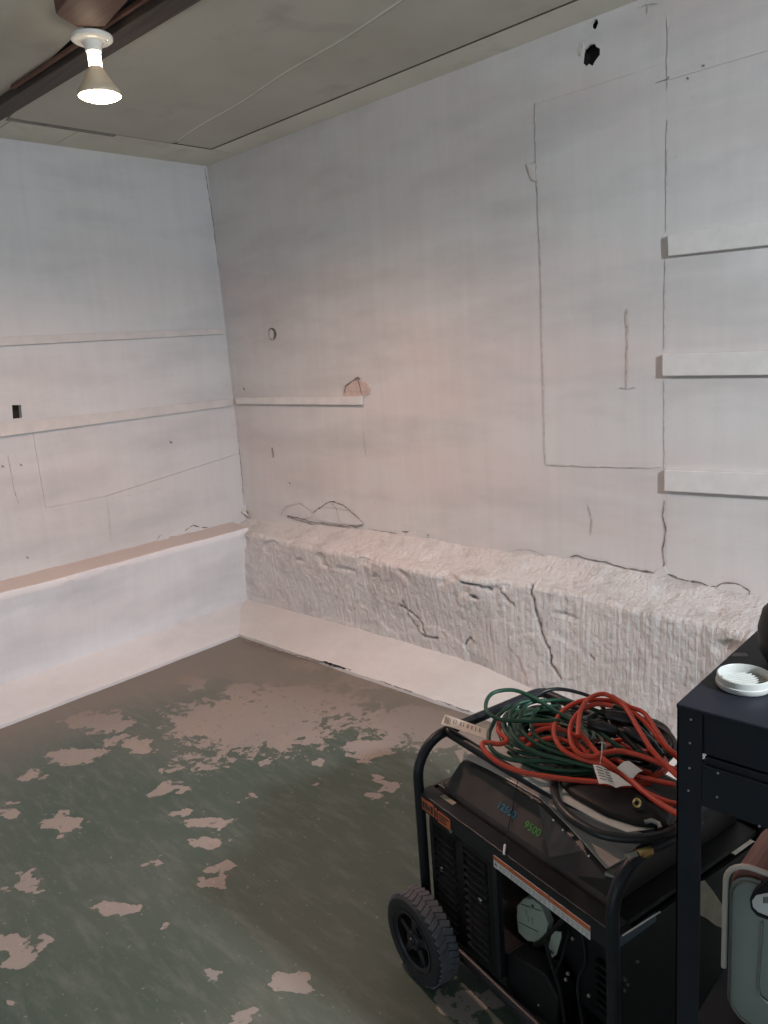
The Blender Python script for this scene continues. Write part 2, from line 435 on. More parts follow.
hole_ring = [(c1[0]+.042*math.cos(t), c1[1]+.032*math.sin(t)) for t in np.linspace(0, 2*math.pi, 20, endpoint=False)]
slit = ragged(c2[0], c2[1], .012, .030, 12, .25, 4)
big = wr(590.5, 55); big = ragged(big[0], big[1], .034, .030, 18, .20, 12)
sm = wr(595, 24.5); sm = ragged(sm[0], sm[1], .011, .014, 9, .2, 5)
SX1, SX2 = -1.560, -1.086
wall_panel('wall_panel', [(XW,ZL),(SX1-g,ZL),(SX1-g,ZC),(XW,ZC)], [hole_ring, slit], PR(0), D, M_WALLR, wall_right)
wall_panel('wall_panel', [(SX1,ZL),(SX2-g,ZL),(SX2-g,.925),(SX1,.925)], [], PR(0), D, M_WALLR, wall_right)
wall_panel('wall_panel', [(SX1+.0006,.9255),(SX2-g,.9255),(SX2-g,2.19),(SX1+.0006,2.19)], [], PR(.0009), D, M_WALLR, wall_right)
wall_panel('wall_panel', [(SX1,2.1905),(SX2-g,2.1905),(SX2-g,ZC),(SX1,ZC)], [big, sm], PR(.0006), .010, M_WALLR, wall_right)
wall_panel('wall_panel', [(SX2+g,ZL),(XE,ZL),(XE,2.12),(SX2+g,2.14)], [], PR(.0012), D, M_WALLR, wall_right)
wall_panel('wall_panel', [(SX2+g,2.141),(XE,2.121),(XE,ZC),(SX2+g,ZC)], [], PR(.0004), D, M_WALLR, wall_right)
rect = [wl(12,405), wl(21,405), wl(22,418), wl(13,419)]
ZS1, ZS2 = 1.56, 1.20
lp = [((YS,ZL),(1.690,.780)), ((1.692,ZL),(YW,.780))]
sk = wl(107,500)
yA = sk[0]
wall_panel('wall_panel', [(YS,ZL),(yA-g,ZL),(yA-g,.80),(1.40,.80),(1.40,1.16),(YS,1.16)], [], PL(0), D, M_WALLL, wall_left)
wall_panel('wall_panel', [(yA,ZL),(YW,ZL),(YW,.89),(yA,.80)], [], PL(.0015), D, M_WALLL, wall_left)
wall_panel('wall_panel', [(1.401,.801),(yA-g,.801),(yA,.8015),(YW,.8915),(YW,1.56),(YS,1.56),(YS,1.161),(1.401,1.161)], [rect], PL(.0004), D, M_WALLL, wall_left)
wall_panel('wall_panel', [(YS,1.561),(YW,1.561),(YW,ZC),(YS,ZC)], [], PL(.0012), D, M_WALLL, wall_left)

# cracks, joints: thin dark ribbons of uneven width lying in the wall faces
def ribbon(pts, nrm, w, mat, parent, seed=0, name='crack', t=.0008, jit=.35, sub=5, lift=.0005):
    rnd = random.Random(seed); P = []
    for a, b in zip(pts[:-1], pts[1:]):
        a = Vector(a); b = Vector(b); L = (b-a).length
        k = max(2, min(60, int(L/.010)))
        for i in range(k): P.append(a.lerp(b, i/k))
    P.append(Vector(pts[-1])); nrm = Vector(nrm); up = []; dn = []
    for i, p in enumerate(P):
        tg = (P[min(i+1, len(P)-1)] - P[max(i-1, 0)]).normalized(); s = tg.cross(nrm).normalized()
        ww = w*(.35+1.1*abs(noise.noise(p*37+Vector((seed,0,0)))*1.9)+rnd.uniform(0,.3))*(.15 if i in (0, len(P)-1) else 1); o = s*(noise.noise(p*24+Vector((0,seed,0)))*min(.006, w*1.1) + rnd.uniform(-w, w)*.2)
        up.append(p+o+s*ww*.5+nrm*lift); dn.append(p+o-s*ww*.5+nrm*lift)
    mb = MB(); n = len(P)
    mb.add(up + dn, [(i, i+1, n+i+1, n+i) for i in range(n-1)])
    mb2 = MB().add([Vector(v)+nrm*t for v in mb.v] + [Vector(v) for v in mb.v],
                   mb.f + [(2*n+i+1, 2*n+i, 3*n+i, 3*n+i+1) for i in range(n-1)] +
                   [(i+1, i, 2*n+i, 2*n+i+1) for i in range(n-1)] + [(n+i, n+i+1, 3*n+i+1, 3*n+i) for i in range(n-1)])
    return obj(name, mb2, mat, parent)
def crackR(px, w=.006, mat=None, seed=0, off=.0022, name='crack'):
    return ribbon([hit(u, v, 1, YW-off) for u, v in px], (0,-1,0), w, mat or M_CRACK, wall_right, seed, name)
def crackL(px, w=.006, mat=None, seed=0, off=.0015, name='crack'):
    return ribbon([hit(u, v, 0, XW+off) for u, v in px], (1,0,0), w, mat or M_CRACK, wall_left, seed, name)
crackR([(313,513),(322,506),(330,501),(343,505),(354,514),(364,524)], .0035, None, 1, off=.0062)
crackR([(364,525),(355,526.5),(332,525),(309,521),(298,518),(287,516)], .0050, None, 2, off=.0062)
crackR([(281,515),(286,506),(300,503),(309,509),(314,513)], .003, M_FAINT, 3, off=.0062)
crackR([(287,517),(305,522),(320,527),(332,529)], .003, None, 4)
crackR([(330,502),(336,508),(340,522)], .002, M_FAINT, 41, off=.0062); crackR([(325,507),(340,509),(349,510)], .002, M_FAINT, 42, off=.0062)
crackR([(402,531.5),(415,533),(430,535)], .006, None, 5)
crackR([(368,528),(380,531),(398,533)], .003, M_FAINT, 51)
crackR([(506,553),(517,550),(528,550),(536,552),(546,557)], .003, M_FAINT, 6, off=.0062)
crackR([(549,559),(560,559),(577,556),(592,560),(607,562),(625,568),(637,569),(652,573),(658,575),(667,573),(678,578),(690,581)], .0045, None, 7)
crackR([(690,581),(704,584),(716,587)], .005, None, 71)
crackR([(716,587),(722,584),(735,583),(742,585),(750,591),(749,596)], .004, None, 8, off=.0062)
crackR([(735,592),(744,596),(752,597)], .005, None, 9)
crackR([(665,500),(663,515),(666,530),(663,548),(665,575)], .003, None, 10)
crackR([(588,505),(592,520),(590,535)], .0022, M_FAINT, 101)
crackR([(627,309),(627,340),(626,388)], .006, simple('rust_stain', (.54,.45,.39), .9, 0, .3, 60), 11, name='rust_mark'); crackR([(618,388),(636,388)], .004, M_FAINT, 12)
crackR([(363,432),(366,455)], .002, M_FAINT, 13)
crackR([(655,83),(667,79),(669,76)], .003, M_CRACK, 14); crackR([(638,8),(648,5),(658,4)], .003, M_FAINT, 15); crackR([(647,6),(647,14)], .003, M_FAINT, 16)
crackR([(545,465),(600,467),(662,468)], .0025, M_FAINT, 17)
crackR([(527,164),(536,163)], .004, M_CRACK, 18); crackR([(528,165),(530,173),(533,180)], .004, M_CRACK, 181); crackR([(533,165),(534,178)], .003, M_CRACK, 182)
M_SEAM = simple('brown_seam', (.57,.535,.51), .9, 0, .3, 40)
crackR([(535,102),(536,140),(537,185)], .0032, M_SEAM, 301); crackR([(537,185),(540,240),(541,300),(543,380),(545,465)], .0032, M_SEAM, 302)
crackR([(668,18),(667.5,60),(667,90)], .0026, M_SEAM, 303); crackR([(667,120),(666.5,170),(666,232)], .0026, M_SEAM, 304); crackR([(665,260),(664,350)], .0026, M_SEAM, 305); crackR([(664,380),(664.5,470)], .0026, M_SEAM, 306)
# joint line down the room corner, and the seams on the left wall
crackL([(204.5,168),(212,215),(219,270),(226,322)], .004, M_CRACK, 20)
crackL([(229,340),(234,395),(240,455),(244,505)], .003, M_CRACK, 21); crackL([(107,502),(110,530),(112,552)], .0025, M_SEAM, 210); crackL([(107,500),(130,495),(160,488)], .002, M_SEAM, 211)
crackL([(0,584),(10,581)], .007, M_CRACK, 22); crackL([(45,573),(58,569),(72,565)], .006, M_CRACK, 23)
crackL([(135,548),(148,544),(158,541)], .005, M_CRACK, 24); crackL([(157,540),(160,535),(168,538),(176,536)], .003, M_CRACK, 25)
crackL([(185,531),(193,525),(200,528),(208,527)], .004, M_CRACK, 26)
crackL([(8,455),(14,490),(19,504)], .0025, M_FAINT, 27)
for k, (u, v) in enumerate([(3,466),(21,465),(171,442),(27,558)]):
    crackL([(u-1.5,v-1),(u+1.5,v+1)], .010, M_CRACK, 30+k, name='nail_hole')
for k, (u, v) in enumerate([(689,77),(704,65),(244,389),(290,483)]):
    crackR([(u-1,v-1),(u+1,v+1)], .006, M_CRACK, 60+k, name='nail_hole')
# dark broken corner where the walls meet the ledge
b = MB(); p = hit(246, 513, 1, YW-.012)
b.add([p+np.array(d) for d in [(-.055,0,-.03),(.0,-.03,.012),(.03,0,-.02),(-.02,0,.035),(-.045,.0,.02),(.02,.01,-.03)]], [(0,1,3,4),(1,2,3),(0,5,2,1),(0,4,3,2,5)])
obj('plaster_chip', b, M_PLASTER, wall_right)
crackR([(240,517),(246,512),(249,517)], .022, M_VOID, 70, off=.004, name='crack')
# broken plaster arc above the end of the small batten and the chip by the seam
ap = [hit(u, v, 1, YW) for u, v in [(344,397),(345,388),(350,382),(358,380),(366,382),(371,389),(370,394),(362,397)]]
obj('plaster_patch', MB().slab(ap, (0,-1,0), .006), simple('pink_plaster', (.58,.45,.40), .8, 0, .12, 50, .5), wall_right, .002)
crackR([(344,393),(346,386),(352,381),(358,379),(360,380)], .006, M_CRACK, 80, off=.0065)
crackR([(358,380),(360,388),(362,394)], .005, M_CRACK, 81, off=.0065); crackR([(345,391),(370,391)], .002, M_FAINT, 82, off=.0066)
ap = [hit(u, v, 1, YW) for u, v in [(527,164),(535,163),(536,181),(532,180),(529,172)]]
obj('plaster_chip', MB().slab(ap, (0,-1,0), .005), M_PLASTER, wall_right, .001)
for fpx, tk in (([(313,513),(322,506),(330,501),(343,505),(354,514),(364,524),(355,525),(332,523),(313,518)], .004),
                ([(287,515),(290,508),(300,504),(308,509),(312,517),(300,519)], .0035),
                ([(716,588),(722,584),(735,583.5),(742,586),(749,591),(747,596),(735,593),(724,591)], .005),
                ([(507,556),(512,551),(524,549.5),(536,552),(545,557.5),(530,557)], .0045),
                ([(403,536),(410,531),(424,533),(430,537),(418,538)], .004), ([(551,562),(560,558),(574,557),(570,563)], .004),
                ([(652,575),(658,569),(665,566),(669,573),(664,577)], .004)):
    obj('plaster_flake', MB().slab([hit(u, v, 1, YW-.0012) for u, v in fpx], (0,-1,0), tk), M_WALLR, wall_right, .0012)
for fpx in ([(157,541),(160,535.5),(168,537),(175,539),(166,541)], [(184,533),(190,527),(200,527),(208,530),(196,532)]):
    obj('plaster_flake', MB().slab([hit(u, v, 0, XW+.0015) for u, v in fpx], (1,0,0), .004), M_WALLL, wall_left, .001)
# rim and broken bits around the round hole (old socket hole)
rim = MB(); C1 = Vector((c1[0], YW, c1[1]))
rim.tube([C1 + Vector((.043*math.cos(t), -.001, .033*math.sin(t))) for t in np.linspace(0, 2*math.pi, 28, endpoint=False)], .0035, 6, True)
obj('hole_rim', rim, M_PLASTER, wall_right, smooth=True)
obj('hole_filler', MB().slab([C1+Vector(d) for d in [(-.034,.006,-.020),(-.006,.006,-.028),(.004,.006,.012),(-.012,.006,.027),(-.032,.006,.016)]], (0,1,0), .02), M_PLASTER, wall_right, .002)
obj('hole_filler', MB().slab([C1+Vector(d) for d in [(.018,.012,-.02),(.03,.012,-.012),(.034,.012,.01),(.022,.012,.004)]], (0,1,0), .015), M_BEAM, wall_right, .002)
bp = hit(583, 47, 1, YW)
obj('torn_plaster', MB().slab([Vector(bp)+Vector(d) for d in [(-.018,-.002,-.02),(-.006,-.006,-.026),(.006,-.004,-.012),(.002,-.003,.012),(-.010,-.001,.018),(-.022,0,.006)]], (0,1,0), .008), M_PLASTER, wall_right, .002)

# footing on the right: a thick whitewashed block, built as one rough displaced surface
kx  = [-3.60,-3.37,-2.86,-2.44,-2.17,-1.95,-1.75,-1.58,-1.41,-1.25,-1.09,-.885,-.716, 2.5]
kye = [2.378,2.369,2.332,2.335,2.306,2.310,2.318,2.342,2.345,2.338,2.315,2.295,2.24, 2.20]
kyf = [2.372,2.372,2.386,2.391,2.390,2.388,2.362,2.330,2.320,2.305,2.290,2.275,2.26,2.22]
kzb = [.518,.521,.545,.560,.563,.548,.556,.562,.568,.560,.548,.535,.525,.52]
fr_cr = [([(527,581),(529,597),(536,620),(542,639),(549,650),(551,665),(561,678)], 0.0062, 0.0176),
         ([(396,607),(407,614),(417,626),(419,639),(426,641),(433,641)], 0.0050, 0.0144),
         ([(400,603),(404,618),(412,632),(418,640)], 0.0062, 0.0096),
         ([(462,582),(472,584),(480,586),(490,590)], 0.0056, 0.0176), ([(471,596),(476,598)], 0.0081, 0.0272),
         ([(460,647),(465,640),(470,645)], 0.0050, 0.0128), ([(498,590),(505,600),(511,606)], 0.0062, 0.0120),
         ([(590,597),(604,600),(618,601)], 0.0031, 0.0080), ([(650,603),(664,606),(680,607)], 0.0037, 0.0080), ([(590,655),(594,660)], 0.0037, 0.0080)]
def seg_d(px, pz, pts):
    best = 9; 
    for (ax, az), (bx, bz) in zip(pts[:-1], pts[1:]):
        dx, dz = bx-ax, bz-az; t = ((px-ax)*dx + (pz-az)*dz)/(dx*dx+dz*dz+1e-12); t = max(0, min(1, t))
        best = min(best, math.hypot(px-ax-t*dx, pz-az-t*dz))
    return best
def footing_right():
    CR = []
    for px, w, dp in fr_cr:
        q = [hit(u, v, 1, 2.325) for u, v in px]; q = [(p[0], min(p[2], .50)) for p in q]
        xs_ = [p[0] for p in q]; CR.append((q, w, dp, min(xs_)-.04, max(xs_)+.04))
    xs = np.concatenate([np.arange(-3.53, -.62, .005), np.linspace(-.5, XE, 24)])
    T = [(0, t) for t in np.linspace(0, 1, 58)] + [(1, t) for t in np.linspace(.12, 1, 9)] + [(2, t) for t in np.linspace(.05, 1, 22)]
    vs = []; cr = []
    for x in xs:
        ye = np.interp(x, kx, kye); yf = np.interp(x, kx, kyf); zb = np.interp(x, kx, kzb) + .006
        wob = noise.noise(Vector((x*2.2, 3.1, 0)))*.010
        ze = .488 + wob; r = .026
        ze2 = ze - r
        for k, t in T:
            if k == 0: y = yf + (ye-yf)*t; z = .06 + (ze2-.06)*t; n = Vector((0,-1,0)); amp = 1
            elif k == 1: a = t*math.pi/2; y = ye + r*(1-math.cos(a)); z = ze2 + r*math.sin(a); n = Vector((0,-math.cos(a),math.sin(a))); amp = 1.3
            else: y = ye + r + (YW+.012-ye-r)*t; z = ze2 + r + (zb-ze2-r)*(t**1.2); n = Vector((0,0,1)); amp = .9*(1-.5*t)
            p = Vector((x, y, z))
            rough = smooth(-3.3, -2.2, x)*.6 + .55
            d = noise.fractal(p*7, .9, 2.1, 5)*.0042 + noise.fractal(p*26, .8, 2, 3)*.0026*rough
            d += noise.noise(Vector((x*70, z*4, 3)))*.0026*rough*(1 if k == 0 else .5)
            # broken-off plaster: plateaus with sharp steps
            s = noise.noise(Vector((x*3.1, z*5.0, 9.2)))
            d += (.0038 if s > .10 else 0)*rough*(1 if k < 2 else .2)
            e = noise.noise(Vector((x*9, z*14 + y*9, 5)))
            if k >= 1 or t > .82: d -= smooth(.2, .45, e)*.010
            c = 0.0
            if k < 2:
                for q, w, dp, xa, xb in CR:
                    if xa < x < xb:
                        dd = seg_d(x + noise.noise(p*60)*.006, z, q)
                        if dd < w: d -= dp*(1-(dd/w)**2)**.6; c = max(c, 1-(dd/w)**2)
            vs.append(tuple(p + n*d*amp)); cr.append(c*.6)
    nt_ = len(T); fs = [(i*nt_+j, (i+1)*nt_+j, (i+1)*nt_+j+1, i*nt_+j+1) for i in range(len(xs)-1) for j in range(nt_-1)]
    me = bpy.data.meshes.new('footing'); me.from_pydata(vs, [], fs); me.update()
    at = me.attributes.new('crack', 'FLOAT', 'POINT'); at.data.foreach_set('value', np.array(cr, np.float32))
    for p in me.polygons: p.use_smooth = True
    me.materials.append(M_FOOT)
    o = bpy.data.objects.new('footing', me); COL.objects.link(o); o.parent = wall_right
    o['label'] = 'thick cracked whitewashed concrete ledge'; return o
footing_right()
def strip_grid(name, A, prof, mat, parent, amp, horizontal='x', step=.02, seed=0, label=None):
    """prof: list of (across, z); runs along A[0]..A[1]."""
    n = max(2, int((A[1]-A[0])/step)); pr = []
    for (a0, z0), (a1, z1) in zip(prof[:-1], prof[1:]):
        k = max(1, int(math.hypot(a1-a0, z1-z0)/.014))
        for i in range(k): pr.append((a0+(a1-a0)*i/k, z0+(z1-z0)*i/k))
    pr.append(prof[-1]); vs = []; L = len(pr)
    for i in range(n+1):
        s = A[0] + (A[1]-A[0])*i/n
        for j, (a, z) in enumerate(pr):
            p = Vector((s, a, z + seed*3)); d = noise.fractal(p*6, 1, 2, 4)*amp + noise.noise(p*2.0)*amp*.8
            dz = noise.fractal(p*9 + Vector((5,5,5)), 1, 2, 3)*amp*.6
            if j == 0: dz = 0
            vs.append((s, a+d, z+dz) if horizontal == 'x' else (a+d, s, z+dz))
    fs = [(i*L+j, (i+1)*L+j, (i+1)*L+j+1, i*L+j+1) for i in range(n) for j in range(L-1)]
    mb = MB().add(vs, fs); o = obj(name, mb, mat, parent, smooth=True, fix=False)
    if label: o['label'] = label
    return o
strip_grid('kerb', (-3.53, XE), [(2.130,-.004),(2.131,.014),(2.142,.022),(2.30,.070),(2.38,.092),(2.44,.10)], M_CURB, wall_right, .004, 'x', seed=1)
strip_grid('kerb', (YS, 2.50), [(-3.185,-.004),(-3.187,.014),(-3.20,.022),(-3.36,.062),(-3.435,.090),(-3.50,.095)], whitewash('left_curb_paint', (.68,.69,.70), (.52,.525,.535), (.66,.64,.64), coarse=.3), wall_left, .004, 'y', seed=2)
strip_grid('footing', (YS, 2.40), [(-3.430,.06),(-3.392,.40),(-3.375,.482),(-3.385,.500),(-3.40,.504),(-3.54,.520)], whitewash('left_footing_paint', (.76,.77,.79), (.56,.57,.59), (.72,.71,.72), coarse=.6, dusty=True), wall_left, .005, 'y', seed=5, label='smooth whitewashed concrete ledge')
# crack along the foot of the kerb
ribbon([np.array(hit(u, v, 2, .012)) for u, v in [(243,641),(262,646),(290,654),(325,663),(345,669),(365,676),(400,688),(430,698),(470,712)]], (0,-.3,1), .005, M_CRACK, wall_right, 91, t=.0015, lift=.002)
ribbon([np.array(hit(u, v, 2, .014)) for u, v in [(324,662),(340,667),(352,671)]], (0,-.3,1), .010, M_VOID, wall_right, 92, t=.0015, lift=.003)

# room behind the camera: open door to daylight, side window opening
wb = MB().box((XW, YS-.12, 0), (-1.9, YS, ZC)).box((1.5, YS-.12, 0), (XE, YS, ZC)).box((-1.9, YS-.12, 2.12), (1.5, YS, ZC))
tag(obj('wall_rear', wb, M_WALLO), kind='structure')
we = MB().box((XE, YS, 0), (XE+.12, -1.7, ZC)).box((XE, -.1, 0), (XE+.12, YW, ZC)).box((XE, -1.7, 0), (XE+.12, -.1, .9)).box((XE, -1.7, 2.1), (XE+.12, -.1, ZC))
tag(obj('wall_east', we, M_WALLO), kind='structure')
tag(obj('ground', MB().box((-6, -9, -.12), (8, YS-.12, -.02)), simple('outside_paving', (.35,.34,.33), .8)), kind='structure')

# ------------------------------------------------------------------ battens on the walls
def batten_R(px, label, t=.019, group='long battens on the right wall', x_end=None):
    """px: top-left, bottom-left, top-right, bottom-right seen corners of its front face."""
    P = [hit(u, v, 1, YW-t) for u, v in px]
    if x_end is not None:
        s = (x_end - P[0][0])/(P[2][0]-P[0][0])
        P[2] = P[0] + (P[2]-P[0])*s; P[3] = P[1] + (P[3]-P[1])*s
    o0 = P[0].copy(); mb = MB()
    pts = [P[0], P[2], P[3], P[1]]; pts = [Vector((p[0]-o0[0], 0, p[2]-o0[2])) for p in pts]
    mb.slab(pts, (0,1,0), t-.0025)
    o = obj('wall_batten', mb, M_BATT, None, .0025); o.location = (o0[0], YW-t, o0[2]); tag(o, label, 'batten', group); return o
batten_R([(667,235),(668,256),(768,220),(768,245)], 'white painted wooden batten on the right wall, topmost of three', .022, x_end=-.2)
batten_R([(662,354),(662,376),(768,351),(768,375)], 'white painted wooden batten on the right wall, middle of three', .022, x_end=-.2)
batten_R([(664,470),(664,491),(768,473.5),(768,497)], 'white painted wooden batten on the right wall, lowest of three', .022, x_end=-.2)
batten_R([(236,397.5),(236,404),(361,396.5),(361,405)], 'thin short white batten in the room corner on the right wall', .020, 'thin white battens near the corner')
M_BATT2 = simple('darker_batten_paint', (.60,.575,.56), .6, 0, .07, 14, .15)  # a little darker than the right-hand battens, close to the left wall
def batten_L(px, label, t=.014):
    P = [hit(u, v, 0, XW+t) for u, v in px]
    pts = [P[0], P[2], P[3], P[1]]
    s0 = (-.6 - P[0][1])/(P[2][1]-P[0][1])
    pts[0] = P[0] + (P[2]-P[0])*s0; pts[3] = P[1] + (P[3]-P[1])*s0; o0 = Vector(pts[0])
    for i in (1, 2): pts[i] = pts[i] * 1; pts[i][1] = min(pts[i][1], YW-.024)
    mb = MB().slab([Vector((0, p[1]-o0.y, p[2]-o0.z)) for p in pts], (-1,0,0), t-.002)
    o = obj('wall_batten', mb, M_BATT2, None, .002); o.location = (XW+t, o0.y, o0.z); tag(o, label, 'batten', 'thin white battens near the corner'); return o
batten_L([(0,337),(0,346),(226,328),(226,334)], 'thin long white batten on the left wall, upper of two')
batten_L([(0,424),(0,437),(236,398),(236,405.5)], 'thin long white batten on the left wall, lower of two')

# ------------------------------------------------------------------ ceiling lamp
LZ = ZC-.051; LX, LY, _ = hit(91.5, 36, 2, LZ)
L = thing('ceiling_lamp', 'lit reflector flood bulb in a white porcelain holder under the brown joist', 'lamp', (LX, LY, LZ)); L.scale = (1, 1, .92)
obj('base_plate', MB().lathe([(.03,-.020),(.050,-.018),(.058,-.012),(.059,-.004),(.056,0)], 40), M_PORC, L, smooth=True)
obj('socket', MB().lathe([(.021,-.046),(.023,-.044),(.024,-.030),(.030,-.021),(.030,-.016)], 32), M_PORC, L, smooth=True)
obj('screw', MB().lathe([(.004,-.022),(.005,-.018)], 10, Matrix.Translation((.036,.026,0))), M_STEEL, L)
bulb = obj('bulb', MB().lathe([(.018,-.088),(.020,-.092),(.030,-.112),(.044,-.137),(.055,-.152),(.060,-.160),(.0615,-.168),(.060,-.174)], 40, close=False), M_GLASS_B, L, smooth=True)
obj('bulb_neck', MB().lathe([(.0165,-.046),(.0185,-.050),(.0185,-.086),(.019,-.0905)], 32), M_NECK, bulb, smooth=True)
obj('bulb_lens', MB().lathe([(.001,-.1885),(.020,-.188),(.040,-.184),(.054,-.178),(.060,-.1725),(.0605,-.169),(.03,-.165),(.001,-.164)], 40), M_GLOW, bulb, smooth=True)
wl_ = lamp('flood_bulb_light', 'SPOT', (LX, LY, LZ-.19), 86, (1.0, .635, .51), .05)
wl_.data.spot_size = math.radians(165); wl_.data.spot_blend = .9

# ------------------------------------------------------------------ generator
GEN = thing('portable_generator', 'black wheeled generator in a tubular frame, loaded with cords', 'generator', tuple(GO), GA)
RT = .0118
def arc_hoop(x):
    pts = [(x,0,.03),(x,0,.15),(x,0,.30),(x,0,.43)]
    for a in np.linspace(0, math.pi/2, 9): pts.append((x, .085-.085*math.cos(a), .445+.085*math.sin(a)))
    pts += [(x,.16,.53),(x,.28,.53),(x,.36,.53)]
    for a in np.linspace(0, math.pi/2, 9): pts.append((x, .365+.085*math.sin(a), .445+.085*math.cos(a)))
    pts += [(x,.45,.3),(x,.45,.03)]; return pts
hl = obj('end_hoop', MB().tube(arc_hoop(0), RT, 14), M_BLACKM, GEN, smooth=True)
obj('end_hoop', MB().tube(arc_hoop(.55), RT, 14), M_BLACKM, GEN, smooth=True)
ct = [(.000,.088,.530),(.08,.086,.530),(.2,.084,.53),(.30,.086,.53),(.36,.092,.53),(.42,.105,.53),(.48,.125,.53),(.55,.15,.53)]
obj('cross_tube', MB().tube(spline(ct, 4), RT*.95, 14), M_BLACKM, GEN, smooth=True)
obj('cross_tube', MB().tube([(0,.40,.525),(.55,.40,.525)], RT*.95, 14), M_BLACKM, GEN, smooth=True)
for y in (0, .45): obj('bottom_rail', MB().tube([(0,y,.065),(.55,y,.065)], RT*1.1, 12), M_BLACKM, GEN, smooth=True)
for x in (0, .55): obj('bottom_rail', MB().tube([(x,0,.05),(x,.45,.05)], RT*1.1, 12), M_BLACKM, GEN, smooth=True)
for y in (0, .45): obj('rubber_foot', MB().lathe([(.018,0),(.02,.004),(.017,.03)], 16, Matrix.Translation((.55,y,0))), M_TYREW, GEN, smooth=True)
# upper side rails: angle bars
obj('side_rail', MB().box((0,-.004,.372),(.55,.004,.414)).box((0,-.004,.410),(.55,.034,.415)), M_BLACKM, GEN, .0015)
obj('side_rail', MB().box((0,.446,.372),(.55,.454,.414)), M_BLACKM, GEN, .0015)
obj('end_rail', MB().box((-.002,.004,.378),(.004,.446,.41)), M_BLACKM, GEN, .001)
deck = obj('deck', MB().box((.004,.048,.396),(.545,.44,.405)).box((.004,.034,.398),(.030,.048,.404)), M_DARKPL, GEN, .001)
obj('deck', MB().box((.004,.050,.4052),(.050,.12,.412)), M_DUSTY, GEN, .002)
obj('bolt', MB().lathe([(.008,0),(.008,.005),(.003,.007)], 8, Matrix.Translation((.022,.066,.412))), M_ENGINE, GEN)
obj('beige_sticker', MB().box((.052,.020,.4152),(.096,.032,.4160)), M_BEIGE, GEN)
# orange label plate on the left of the rail, with dark pictograms
ol = obj('orange_label', MB().box((.016,-.0056,.378),(.060,-.0046,.407)).box((.064,-.0056,.378),(.070,-.0046,.404)).box((.074,-.0056,.374),(.118,-.0046,.402)), M_ORLAB, GEN)
ik = MB()
rr = random.Random(3)
for k in range(4): ik.box((.019+k*.010, -.0062, .382+rr.random()*.004), (.026+k*.010, -.0057, .396+rr.random()*.006))
for k in range(3): ik.box((.078, -.0062, .380+k*.007), (.078+.022+rr.random()*.012, -.0057, .3835+k*.007))
ik.box((.0655,-.0062,.384),(.0685,-.0057,.398))
obj('label_print', ik, M_INK, ol)
obj('bolt', MB().lathe([(.005,0),(.005,.004)], 10, Matrix.Translation((.120,-.004,.377)) @ Matrix.Rotation(math.pi/2, 4, 'X')), M_STEEL, GEN)
# warning strip
st = obj('warning_strip', MB().box((.256,-.0056,.3685),(.407,-.0042,.3950)).box((.4085,-.0056,.3685),(.505,-.0042,.3950)), M_WHITE, GEN)
obj('strip_band', MB().box((.256,-.0062,.3855),(.407,-.0056,.3950)).box((.4085,-.0062,.3855),(.505,-.0056,.3950)), M_ORLAB, st)
ik = MB().prism([(.259,0),(.267,0),(.263,.008)], .0006, Matrix.Translation((0,-.0062,.3745)) @ Matrix.Rotation(math.pi/2,4,'X'))
x = .272
while x < .495:
    w = rr.uniform(.004,.011)
    if not (.400 < x+w < .416):
        ik.box((x,-.0060,.3795),(x+w,-.0056,.3806)); ik.box((x+.001,-.0060,.3755),(x+w,-.0056,.3766)); ik.box((x,-.0060,.3715),(x+w*.8,-.0056,.3724))
    x += w+.002
obj('strip_print', ik, simple('grey_print', (.22,.22,.22), .6), st)
# louvred panel
M_SLAT = simple('slat_black_toplit', (.019,.019,.020), .7, 0, .3, 30, 0, .12)  # slats a lighter black: light from above put into the colour
gp = obj('louvre_panel', MB().box((.030,.010,.085),(.245,.014,.370)).box((.030,.002,.085),(.042,.012,.370)).box((.121,.002,.085),(.147,.012,.370)).box((.225,.002,.085),(.245,.012,.370)).box((.042,.002,.352),(.225,.012,.370)).box((.042,.002,.085),(.225,.012,.108)), M_DARKPL, GEN, .0012)
for cx0, cx1, z0, z1 in ((.044,.118,.115,.345),(.150,.222,.115,.345)):
    n = 13
    for k in range(n):
        z = z0 + (z1-z0)*k/(n-1)
        s = MB().add([(cx0,.0035,z-.004),(cx1,.0035,z-.004),(cx1,-.003,z),(cx0,-.003,z),(cx0,.0095,z+.0065),(cx1,.0095,z+.0065)],
                     [(0,1,2,3),(3,2,5,4),(0,3,4),(1,5,2),(0,4,5,1)])
        obj('slat', s, M_SLAT, gp)
for u, v in ((441.5,870),(479.5,901)):
    p = ghit(u, v, 1, 0.0)
    obj('bolt', MB().lathe([(.0068,0),(.0068,.003),(.004,.005)], 14, Matrix.Translation((p[0],.004,p[2])) @ Matrix.Rotation(math.pi/2,4,'X')), M_STEEL, gp, smooth=True)
obj('cover_edge', MB().tube([(.030,.010,.36),(.024,.010,.345),(.024,.010,.10)], .004, 8), M_BLACKM, GEN)
